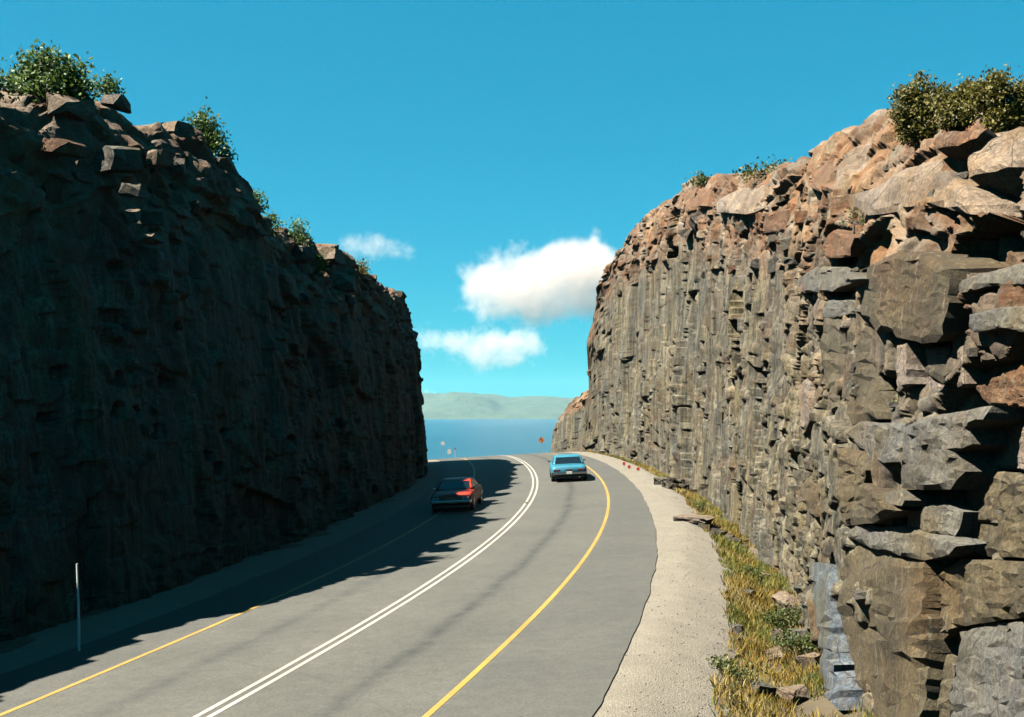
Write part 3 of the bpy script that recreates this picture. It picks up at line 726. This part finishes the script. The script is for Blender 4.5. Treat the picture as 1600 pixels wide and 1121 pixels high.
bush(left, 'leafy_shrub', -90, 30, 95, 175, 'leaf_green', 4, 'bushy green shrub left of the broad shrub on the shaded cut', 'shrub', 3600, .075, .8, 'shrubs on the shaded cut')
bush(left, 'leafy_shrub', 152, 184, 122, 160, 'leaf_green', 5, 'small pointed green shrub just beside the broad shrub', 'shrub', 700, .06, .8, 'shrubs on the shaded cut')
bush(left, 'young_tree', 288, 356, 170, 250, 'leaf_green', 6, 'young narrow green tree leaning out behind a pale rim block', 'tree', 2600, .07, .8, 'trees on the shaded cut',
     [(-.1, 0, .9, .16, .12), (-.45, 0, .72, .22, .12), (-.05, 0, .7, .28, .16), (.3, 0, .5, .3, .18), (.55, 0, .28, .3, .18), (.1, 0, .3, .4, .2), (.75, 0, .1, .2, .1), (-.2, 0, .5, .3, .2)])
bush(left, 'leafy_shrub', 385, 415, 300, 335, 'leaf_green', 7, 'upper of two small dark shrubs below the pale corner block', 'shrub', 900, .065, .8, 'shrubs on the shaded cut')
bush(left, 'leafy_shrub', 405, 440, 330, 372, 'leaf_green', 8, 'lower of two small dark shrubs below the pale corner block', 'shrub', 900, .065, .8, 'shrubs on the shaded cut')
bush(left, 'leafy_shrub', 440, 482, 344, 385, 'leaf_green', 9, 'bright green pointed shrub above a pale flat ledge', 'shrub', 1500, .065, .8, 'shrubs on the shaded cut',
     [(.3, 0, .8, .3, .18), (.2, 0, .5, .45, .22), (-.4, 0, .3, .5, .2), (.3, 0, .2, .6, .2)])
bush(left, 'leafy_shrub', 484, 506, 388, 425, 'leaf_green', 10, 'green shrub wedged between two rim blocks', 'shrub', 700, .06, .8, 'shrubs on the shaded cut')
bush(left, 'leafy_shrub', 548, 590, 406, 440, 'leaf_olive', 11, 'low olive shrub on the descending rim of the shaded cut', 'shrub', 900, .06, .8, 'shrubs on the shaded cut')
bush(right, 'leafy_bush', 1396, 1470, 112, 208, 'leaf_olive', 12, 'olive brown bush with a tall tuft on the rim of the sunlit cut', 'bush', 9000, .034, .8, 'bushes on the sunlit cut',
     [(.15, 0, .86, .2, .12), (-.55, 0, .6, .34, .1), (-.1, 0, .55, .4, .2), (-.6, 0, .3, .35, .16), (.4, 0, .45, .5, .25), (0, 0, .2, .6, .18), (.75, 0, .65, .2, .14), (-.2, 0, -.02, .5, .12), (.4, 0, -.02, .5, .14)], .2)
bush(right, 'leafy_bush', 1460, 1535, 124, 205, 'leaf_olive', 13, 'rounded olive bush between two taller bushes on the rim', 'bush', 8000, .034, .8, 'bushes on the sunlit cut', None, .2)
bush(right, 'leafy_bush', 1525, 1610, 98, 205, 'leaf_olive', 14, 'tall yellowish bush standing past the rounded bush on the rim', 'bush', 9000, .034, .8, 'bushes on the sunlit cut', None, .2)
bush(right, 'small_plant', 1318, 1350, 325, 358, 'leaf_shrub', 15, 'small green plant rooted below the broad tan slab', 'plant', 160, .03, .8, None, None, -.15)
bush(right, 'small_plant', 1403, 1428, 600, 662, 'leaf_shrub', 16, 'yellow green plant trailing down a crack in the cut', 'plant', 520, .026, .5, None, None, -.2)
bush(right, 'small_plant', 1155, 1250, 256, 278, 'leaf_shrub', 17, 'low strip of greenery along the rim of the sunlit cut', 'plant', 900, .07, .8)
bush(right, 'small_plant', 1070, 1130, 276, 290, 'leaf_shrub', 18, 'dark low greenery over the orange stained rim', 'plant', 700, .08, .8)

def ground_hit(px, py):
    r = ray(px, py); t = np.linspace(12, 140, 6000); P = EYE + t[:, None] * r
    g = P[:, 2] < ground_z(P[:, 0], P[:, 1]); i = int(np.argmax(g)); return P[i]
def build_grass():
    b = right['base']; N = 70000
    keep = (b[:, 1] > 16) & (b[:, 1] < 119) & (np.arange(len(b)) < np.argmax(b[:, 1])); idx = np.flatnonzero(keep)
    i = rng.choice(idx, N)
    s, o = sr(b[i, 0], b[i, 1]); s = s + rng.normal(0, .2, N)
    lo = np.interp(s, [-58, -45, -30, -15, 10], [7.9, 7.85, 7.5, 7.15, 7.0]) + .6 * (fbm(s * .5, s * 0, 301) - .5); t = rng.random(N) ** .85
    x, y = xy(s, lo + t * np.maximum(o + .15 - lo, .1))
    clump = fbm(x * 1.1, y * 1.1, 303); ok = clump + .25 * rng.random(N) > .56
    x, y, t, clump = x[ok], y[ok], t[ok], clump[ok]; n = len(x)
    z = ground_z(x, y) - .05 + (fbm(x * .8, y * .8, 31) - .5) * .3
    h = (.06 + .20 * rng.random(n)) * (.5 + clump) * (1.0 + .4 * (rng.random(n) > .93)); w = (.006 + .00022 * y) * (.7 + .6 * rng.random(n))
    az = rng.random(n) * 6.283; ln = rng.normal(0, .35, (n, 2))
    p = np.stack([x, y, z], -1); sd = np.stack([np.cos(az), np.sin(az), 0 * az], -1) * w[:, None]
    tip = p + np.stack([ln[:, 0] * h, ln[:, 1] * h, h], -1); md = p + np.stack([ln[:, 0] * h * .3, ln[:, 1] * h * .3, h * .55], -1)
    V = np.stack([p - sd, p + sd, md + sd * .7, tip, md - sd * .7], 1).reshape(-1, 3)
    me = np_mesh('dry_grass', V, np.arange(5 * n).reshape(-1, 5))
    pal = np.array([(.1406, .0851, .0074), (.1480, .1036, .0104), (.0629, .0740, .0067), (.2146, .1628, .0666), (.0962, .0592, .0067)])
    g = fbm(x * .7, y * .7, 305); r = rng.random(n)
    k = np.where(g > .56, np.where(r < .65, 2, 1), np.where(g < .40, np.where(r < .45, 3, 1), np.where(r < .45, 0, np.where(r < .72, 1, np.where(r < .88, 4, 2)))))
    c = pal[k] * (.7 + .6 * rng.random((n, 1)))
    cattr(me, 'col', np.repeat(c, 5, 0))
    link('dry_grass', me, M['grass'], kind='stuff', label='golden and green dry grass filling the ditch below the sunlit cut', category='grass')
build_grass()
def build_pebbles():
    n = 5200; s = rng.uniform(-52, 30, n); o = 5.6 + 2.6 * rng.random(n) ** .6
    x, y = xy(s, o); z = ground_z(x, y) + .012; r = (.006 + .016 * rng.random(n) ** 3) * (1 + .6 * (o > 7.6))
    oc = np.array([(1, 0, 0), (-1, 0, 0), (0, 1, 0), (0, -1, 0), (0, 0, .7), (0, 0, -.7)])
    V = np.stack([x, y, z], -1)[:, None, :] + oc[None] * r[:, None, None] * (.6 + .8 * rng.random((n, 6, 1)))
    f = np.array([(0, 2, 4), (2, 1, 4), (1, 3, 4), (3, 0, 4), (2, 0, 5), (1, 2, 5), (3, 1, 5), (0, 3, 5)])
    F = (np.arange(n)[:, None, None] * 6 + f[None]).reshape(-1, 3)
    link('loose_gravel', np_mesh('loose_gravel', V.reshape(-1, 3), F), M['gravel'], kind='stuff', label='loose gravel stones scattered over the shoulder', category='gravel')
build_pebbles()

def boulder(px, py, size, mat, label, group=None, flat=.6, seed=0):
    p = ground_hit(px, py); r = random.Random(seed + int(px))
    bm = bmesh.new(); bm.from_mesh(block_mesh(seed + int(px), 1.2, 1.0, .9 if flat > .5 else .6))
    bmesh.ops.triangulate(bm, faces=bm.faces); bmesh.ops.subdivide_edges(bm, edges=bm.edges, cuts=1)
    for v in bm.verts: v.co *= r.uniform(.95, 1.05)
    bmesh.ops.scale(bm, vec=(size, size, size * flat), verts=bm.verts)
    o = bm_obj('boulder', bm, M[mat], label=label, category='boulder')
    if group: o['group'] = group
    o.location = p + np.array([0, 0, size * flat * .25]); k_ = .15 if flat > .5 else .05; o.rotation_euler = (r.gauss(0, k_), r.gauss(0, k_), r.uniform(0, 6.28)); return o
boulder(1180, 868, 1.05, 'rock_tan', 'flat tan slab lying in the grass against the foot of the cut', None, .3)
boulder(1085, 818, 1.1, 'rock_tan', 'flat tan topped dark rock at the edge of the gravel shoulder', None, .45)
boulder(1232, 952, .75, 'rock_tan', 'pale rounded boulder behind a green shrub in the ditch', None, .7)
boulder(1262, 960, .6, 'rock_grey', 'grey boulder between the shrub and the damp rock strip', None, .6)
boulder(1222, 1004, .5, 'rock_tan', 'pale boulder low in the ditch beside a small shrub', None, .6)
boulder(1258, 1000, .6, 'rock_grey', 'larger grey boulder behind the low ditch shrub', None, .6)
boulder(823, 788, .16, 'rock_tan', 'small pale stone lying on the double centre line', None, .8)
for i, (px, py) in enumerate([(1042, 762), (1052, 766), (1060, 760), (1068, 768), (1074, 762), (1048, 758), (1034, 757), (1082, 772)]):
    boulder(px, py, random.uniform(.45, .8), ('rock_grey', 'rock')[i % 2], 'angular grey rock in the rubble heap at the foot of the cut', 'rubble heap rocks', .8, i)
for i, (px, py) in enumerate([(1112, 832), (1122, 838), (1135, 846), (1146, 852), (1158, 858), (1100, 826), (1166, 850)]):
    boulder(px, py, random.uniform(.3, .5), ('rock_brown', 'rock')[i % 2], 'dark rock in the row between the two flat tan slabs', 'dark ditch rocks', .8, i)
for i, (px, py, sz) in enumerate([(1195, 905, .35), (1165, 930, .3), (1245, 905, .45), (1275, 985, .4), (1205, 1030, .35), (1150, 985, .25), (1262, 1040, .5), (1188, 1085, .4), (1240, 1095, .5)]):
    boulder(px, py, sz, ('rock_tan', 'rock_grey')[i % 2], 'small pale fallen stone lying loose in the ditch grass', 'fallen stones in the ditch', .7, 50 + i)
def ditch_shrub(px, py, w, h, n, seed, label):
    p = ground_hit(px, py)
    r = random.Random(seed); lobes = [(r.uniform(-.5, .5) * w, r.uniform(-.4, .4) * w, h * r.uniform(.3, .85), w * .28, w * .28, h * .22) for _ in range(7)]
    plant('ditch_shrub', p, lobes, n, .035, 'leaf_shrub', seed, label, 'shrub', 'shrubs in the ditch', .015)
ditch_shrub(1222, 985, 1.0, .65, 1500, 41, 'dark green shrub in front of the pale rounded boulder')
ditch_shrub(1252, 1022, .8, .5, 1100, 42, 'small green shrub in front of the low pale boulder')
ditch_shrub(1178, 905, .7, .35, 700, 44, 'small yellow green shrub just below the flat tan slab')
ditch_shrub(1150, 1060, .8, .3, 800, 45, 'low spreading green weed at the lower edge of the gravel')
ditch_shrub(1100, 800, 1.0, .4, 500, 43, 'low straw coloured shrub beside the flat tan topped rock')

# ------------------------------------------------------------------ cars
def quad_panel(bm, c4, inset, lift, thick=.012):
    c = [Vector(p) for p in c4]; n = (c[1] - c[0]).cross(c[3] - c[0]).normalized()
    ctr = sum(c, Vector()) / 4; q = [ctr + (p - ctr) * inset for p in c]
    a = [bm.verts.new(p + n * lift) for p in q]; b = [bm.verts.new(p - n * thick) for p in q]
    bm.faces.new(a); bm.faces.new(list(reversed(b)))
    for i in range(4): bm.faces.new((a[i], b[i], b[(i + 1) % 4], a[(i + 1) % 4]))
def ring_body(y, w, zb, zt):
    pts = [(-w * .90, zb), (-w * .985, zb + .10), (-w, zb + .45 * (zt - zb)), (-w * .985, zb + .78 * (zt - zb)), (-w * .93, zt - .015), (-w * .75, zt + .012), (-w * .3, zt + .03)]
    pts = pts + [(-x, z) for x, z in reversed(pts)]
    return [(x, y, z) for x, z in pts]
def make_car(name, paint, label, loc, rz, door_open=False):
    e = empty(name, loc, rz, label=label, category='car')
    st = [(-2.68, .90, .46, .78), (-2.62, .955, .38, .84), (-2.3, .985, .30, .89), (-1.7, 1.0, .24, .925), (-.8, 1.0, .22, .935), (.6, 1.0, .22, .93), (1.5, .995, .23, .915), (2.2, .98, .27, .875), (2.55, .955, .36, .83), (2.66, .90, .44, .77)]
    body = bm_obj('body', loft([ring_body(*q) for q in st]), M[paint], e, True)
    # greenhouse
    def rect(z, yr, yf, w):
        c = .10; P = [(-w, yr + c), (-w + c, yr), (w - c, yr), (w, yr + c), (w, yf - c), (w - c, yf), (-w + c, yf), (-w, yf - c)]
        return [(x, y, z) for x, y in P]
    cab = bm_obj('cabin', loft([rect(.90, -1.75, 1.20, .90), rect(1.05, -1.47, .98, .855), rect(1.30, -.98, .55, .745), rect(1.37, -.78, .36, .68), rect(1.395, -.55, .15, .56)]), M[paint], e, True)
    def pt(t, end, x):   # point on the front or rear slope
        yb, yt = ((-1.75, -.98) if end < 0 else (1.20, .55)); return Vector((x * (.90 + (.745 - .90) * t) / .9, yb + (yt - yb) * t, .90 + .40 * t))
    bm = bmesh.new(); quad_panel(bm, [pt(.16, -1, -.78), pt(.16, -1, .78), pt(.96, -1, .80), pt(.96, -1, -.80)], 1, .022); bm_obj('rear_window', bm, M['glass'], e)
    bm = bmesh.new(); quad_panel(bm, [pt(.14, 1, .78), pt(.14, 1, -.78), pt(.96, 1, -.80), pt(.96, 1, .80)], 1, .022); bm_obj('windscreen', bm, M['glass'], e)
    for sx in (-1, 1):
        for y0, y1, ty0, ty1 in ((-1.30, -.32, -.82, -.30), (-.24, .95, -.24, .50)):
            c4 = [(sx * .868, y0, 1.0), (sx * .868, y1, 1.0), (sx * .752, ty1, 1.285), (sx * .752, ty0, 1.285)]
            if sx < 0: c4 = [c4[1], c4[0], c4[3], c4[2]]
            bm = bmesh.new(); quad_panel(bm, c4, 1, .02); bm_obj('side_window', bm, M['glass'], e)
        for y in (-1.62, 1.62):
            w = bmesh.new(); tube(w, (sx * .80, y, .34), (sx * 1.0, y, .34), .34, .34, 22); wh = bm_obj('wheel', w, M['rubber'], e)
            w = bmesh.new(); tube(w, (sx * .99, y, .34), (sx * 1.015, y, .34), .21, .17, 18); bm_obj('hub_cap', w, M['chrome'], wh)
            w = bmesh.new(); tube(w, (sx * .93, y, .36), (sx * 1.004, y, .36), .40, .40, 22); bm_obj('wheel_arch', w, M['black_trim'], e)
        bm = bmesh.new(); box(bm, (sx * 1.03, .85, .98), (.14, .08, .09), None, .02); bm_obj('mirror', bm, M['chrome'], e)
        # rear lamps and head lamps
        bm = bmesh.new(); box(bm, (sx * .68, -2.655, .665), (.40, .06, .115), None, .02); bm_obj('tail_lamp', bm, M['tail_red'], e)
        for dx in (.62, .80):
            bm = bmesh.new(); tube(bm, (sx * dx, 2.60, .655), (sx * dx, 2.70, .655), .085, .08, 16); bm_obj('head_lamp', bm, M['lens'], e)
    bm = bmesh.new(); box(bm, (0, -2.655, .655), (.36, .06, .13), None, .01); bm_obj('number_plate_recess', bm, M['black_trim'], e)
    bm = bmesh.new(); box(bm, (0, -2.735, .52), (.32, .05, .14), None, .01); bm_obj('number_plate', bm, M['white_metal'], e)
    for y, s in ((-2.70, -1), (2.70, 1)):
        bm = bmesh.new(); box(bm, (0, y, .50), (1.90, .10, .15), None, .035)
        for sx in (-1, 1): box(bm, (sx * .93, y - s * .16, .50), (.09, .36, .14), None, .03)
        bm_obj('bumper', bm, M['chrome'], e)
    bm = bmesh.new(); box(bm, (0, 2.645, .66), (1.02, .06, .17), None, .01); g = bm_obj('grille', bm, M['black_trim'], e)
    bm = bmesh.new()
    for z in (.61, .655, .70): box(bm, (0, 2.68, z), (1.0, .012, .012))
    bm_obj('grille_bar', bm, M['chrome'], g)
    bm = bmesh.new(); box(bm, (0, 2.63, .79), (1.78, .05, .03), None, .01); bm_obj('hood_trim', bm, M['chrome'], e)
    bm = bmesh.new(); box(bm, (0, -2.1, .944), (1.5, .012, .012)); box(bm, (0, -2.64, .80), (1.66, .02, .015)); bm_obj('boot_seam', bm, M['black_trim'], body)
    bm = bmesh.new(); tube(bm, (.55, -2.5, .27), (.55, -2.74, .27), .03, .03, 10); bm_obj('exhaust', bm, M['grey_metal'], e)
    bm = bmesh.new(); box(bm, (0, 0, .26), (1.72, 4.7, .10)); bm_obj('underbody', bm, M['black_trim'], e)
    if door_open:
        R = Matrix.Rotation(math.radians(-24), 3, 'Z'); h = Vector((-1.0, .98, 0))
        bm = bmesh.new(); box(bm, R @ Vector((0, -.58, .60)) + h, (.07, 1.12, .62), R, .02); d = bm_obj('door', bm, M['door_grey'], e)
        bm = bmesh.new()
        for c, s in (((.03, -1.1, 1.08), (.04, .05, .40)), ((.03, -.62, 1.28), (.04, 1.0, .04)), ((.03, -.1, 1.06), (.04, .05, .36))): box(bm, R @ Vector(c) + h, s, R)
        bm_obj('window_frame', bm, M['white_metal'], d)
        bm = bmesh.new(); box(bm, R @ Vector((.03, -.6, 1.07)) + h, (.012, .98, .36), R); bm_obj('pane', bm, M['glass'], d)
    return e
def on_road(px, d, lift=.032):
    x = (px - CX0) / FPX * d; s, o = sr(x, d); t = s / RC
    return (x, d, float(ground_z(x, d)) + lift), t
def seat_on(e, slope):
    e.rotation_mode = 'XYZ'
loc, t = on_road(887.5, 66.8); c1 = make_car('blue_car', 'blue_paint', 'medium blue sedan driving away in the lane beside the sunlit cut', loc, t)
loc, t = on_road(716, 53.0); c2 = make_car('red_car', 'red_paint', 'red car coming out of the shade below the dark cut', loc, t + math.pi)
# cars follow the grade and the banking of the bend
c2.scale = (.93, .93, .95)
for c, flip in ((c1, 1), (c2, -1)): c.rotation_euler = (.019 * flip, -.05 * flip, c.rotation_euler[2])

# ------------------------------------------------------------------ signs and posts
def post_sign(name, px, pytop, d, half, kind, label, cat, group=None):
    x = (px - CX0) / FPX * d; g = float(ground_z(x, d)); zc = CAMZ + (YH - pytop) / FPX * d - g
    e = empty(name, (x, d, g), label=label, category=cat)
    if group: e['group'] = group
    bm = bmesh.new(); box(bm, (0, .03, zc / 2 - .15), (.05, .05, zc + .3 + half)); bm_obj('post', bm, M['grey_metal' if kind != 'red' else 'white_metal'], e)
    bm = bmesh.new()
    if kind == 'warn':
        box(bm, (0, -.01, zc), (half * 1.414, .012, half * 1.414), Matrix.Rotation(0, 3, 'Y'))
        bmesh.ops.rotate(bm, cent=(0, 0, zc), matrix=Matrix.Rotation(math.pi / 4, 3, 'Y'), verts=bm.verts)
        p = bm_obj('panel', bm, M['orange_sign'], e)
        bm = bmesh.new()
        for pts in ([(.05, -.26), (.13, -.26), (.13, .02), (.05, .02)], [(.13, .02), (.05, .02), (-.08, .15), (-.03, .21)], [(-.20, .06), (.02, .08), (-.16, .28)]):
            k = half / .42; f = [bm.verts.new((a * k, -.022, zc + b * k)) for a, b in pts]; bm.faces.new(f)
        bm_obj('arrow', bm, M['black_trim'], p)
    elif kind == 'back':
        box(bm, (0, -.01, zc), (half * 1.414, .012, half * 1.414))
        bmesh.ops.rotate(bm, cent=(0, 0, zc), matrix=Matrix.Rotation(math.pi / 4, 3, 'Y'), verts=bm.verts)
        bm_obj('panel', bm, M['white_metal'], e)
    elif kind == 'oval':
        bmesh.ops.create_cone(bm, cap_ends=True, segments=20, radius1=half, radius2=half, depth=.03, matrix=Matrix.Translation((0, -.01, zc)) @ Matrix.Rotation(math.pi / 2, 4, 'X'))
        bmesh.ops.scale(bm, vec=(.7, 1, 1), verts=bm.verts); bm_obj('panel', bm, M['white_metal'], e)
    elif kind == 'red':
        box(bm, (0, -.02, zc), (half * 2, .02, half * 2), None, .005); bm_obj('reflector', bm, M['red_reflector'], e)
    return e
post_sign('warning_sign', 846, 688, 112, .34, 'warn', 'orange diamond curve sign at the far end of the sunlit cut', 'road sign')
post_sign('road_sign', 692, 693, 112, .25, 'back', 'pale diamond sign on a tall post above the lake', 'road sign')
post_sign('road_sign', 702, 706, 108, .27, 'oval', 'short white oval sign between two posts above the lake', 'road sign')
post_sign('marker_post', 711, 701, 108, .07, 'red', 'thin pale marker post beside the white oval sign', 'marker post')
for px, py, d, w in ((975, 724.5, 74, 'short red reflector post farthest from the rubble heap'), (983, 729.5, 72, 'short red reflector post in the middle of the three'), (997, 733, 70.5, 'short red reflector post closest to the rubble heap')):
    post_sign('reflector_post', px, py, d, .09, 'red', w, 'reflector post', 'red reflector posts')
p = ground_hit(124, 1020); e = empty('snow_pole', p, label='slim white marker pole standing in the shade beside the left edge line', category='pole')
bm = bmesh.new(); tube(bm, (0, 0, -.2), (-.02, 0, 1.05), .032, .030, 10); bm_obj('lower_tube', bm, M['white_metal'], e)
bm = bmesh.new(); tube(bm, (-.02, 0, 1.05), (-.05, 0, 1.88), .026, .022, 10); bm_obj('upper_tube', bm, M['white_metal'], e)

# ------------------------------------------------------------------ clouds and haze
def cloud(px0, px1, pyt, pyb, D, lumps, dens, seed, label, cut=.40):
    """vapour whose density is the sum of soft lumps, eaten away by noise"""
    r = random.Random(seed); k = D / FPX
    cx, cz = ((px0 + px1) / 2 - CX0) * k, CAMZ + (YH - (pyt + pyb) / 2) * k; w, h = (px1 - px0) * k / 2, (pyb - pyt) * k / 2
    bm = bmesh.new()
    for ax, az, rad in lumps:
        bmesh.ops.create_icosphere(bm, subdivisions=3, radius=rad * h * 1.6, matrix=Matrix.Translation((ax * w, 0, az * h)) @ Matrix.Diagonal((1.15, 1, .9, 1)))
    me = bpy.data.meshes.new('cloud'); bm.to_mesh(me); bm.free()
    o = link('cloud', me, None, None, label=label, category='cloud', group='clouds over the lake'); o.location = (cx, D, cz)
    m = o.modifiers.new('remesh', 'REMESH'); m.mode = 'VOXEL'; m.voxel_size = h / 16
    n = NT('cloud_vapour'); n.n.remove(n.b); co = n.coord((1 / h, 1 / h, 1 / h))
    tot = None
    for ax, az, rad in lumps:
        vm = n.n.new('ShaderNodeVectorMath'); vm.operation = 'DISTANCE'; n.l.new(co, vm.inputs[0]); vm.inputs[1].default_value = (ax * w / h, 0, az)
        q = n.math('DIVIDE', vm.outputs['Value'], rad * .92); f = n.math('POWER', 2.718, n.math('MULTIPLY', n.math('MULTIPLY', q, q), -1.0))
        tot = f if tot is None else n.math('ADD', tot, f)
    tot = n.math('MINIMUM', tot, 1.0)
    nz = n.math('ADD', n.math('MULTIPLY', n.noise(1.5, 3, .5, co, .4), .6), n.math('MULTIPLY', n.noise(4.5, 6, .65, co, .3), .4))
    f = n.math('ADD', tot, n.math('MULTIPLY', n.math('SUBTRACT', nz, .5), 3.2))
    f = n.math('MULTIPLY', n.math('MAXIMUM', n.math('SUBTRACT', f, cut), 0.0), dens * 1.7)
    v = n.n.new('ShaderNodeVolumePrincipled'); v.inputs['Color'].default_value = (.62, .54, .48, 1); v.inputs['Anisotropy'].default_value = .0
    n.l.new(f, v.inputs['Density'])
    n.l.new(v.outputs[0], n.o.inputs['Volume']); me.materials.append(n.m)
    return o
cloud(722, 965, 376, 512, 16000, [(-.75, -.15, .5), (-.45, .1, .65), (-.1, .0, .7), (.25, .3, .7), (.55, .5, .65), (.8, .3, .7), (.3, -.25, .6), (.75, -.3, .6), (-.55, -.5, .45), (0, -.45, .5)], .0021, 1, 'large white billowing cloud beside the sunlit cliff top')
cloud(665, 858, 512, 578, 17000, [(-.95, .45, .7), (-.6, .3, .6), (-.3, .1, .8), (.1, .2, .95), (.45, 0, .8), (.8, .1, .6), (-.1, -.4, .7), (.35, -.4, .6), (.6, .7, .5)], .0016, 2, 'flat white cloud low over the far hills')
cloud(525, 650, 362, 408, 15000, [(-.7, .1, .8), (-.3, -.1, .9), (.1, -.1, .8), (.5, -.3, .7), (.85, -.4, .5), (0, .4, .6)], .0011, 3, 'faint wispy cloud above the shaded cut')
cloud(640, 692, 606, 620, 20000, [(-.5, -.2, .8), (0, 0, .9), (.5, -.3, .6)], .002, 4, 'tiny white cloud peeping over the ridge')

def haze():
    bm = bmesh.new(); x, y0, y1, z0, z1 = 13000, -150, 12500, LAKEZ - 110, 330
    box(bm, (0, (y0 + y1) / 2, (z0 + z1) / 2), (2 * x, y1 - y0, z1 - z0))
    n = NT('haze_air'); n.n.remove(n.b); v = n.n.new('ShaderNodeVolumePrincipled')
    v.inputs['Color'].default_value = (.42, .80, 1.0, 1); v.inputs['Density'].default_value = 1.7e-5; v.inputs['Anisotropy'].default_value = .2
    n.l.new(v.outputs[0], n.o.inputs['Volume'])
    bm_obj('haze', bm, n.m, kind='stuff', label='thin blue summer haze over the lake', category='haze')
haze()
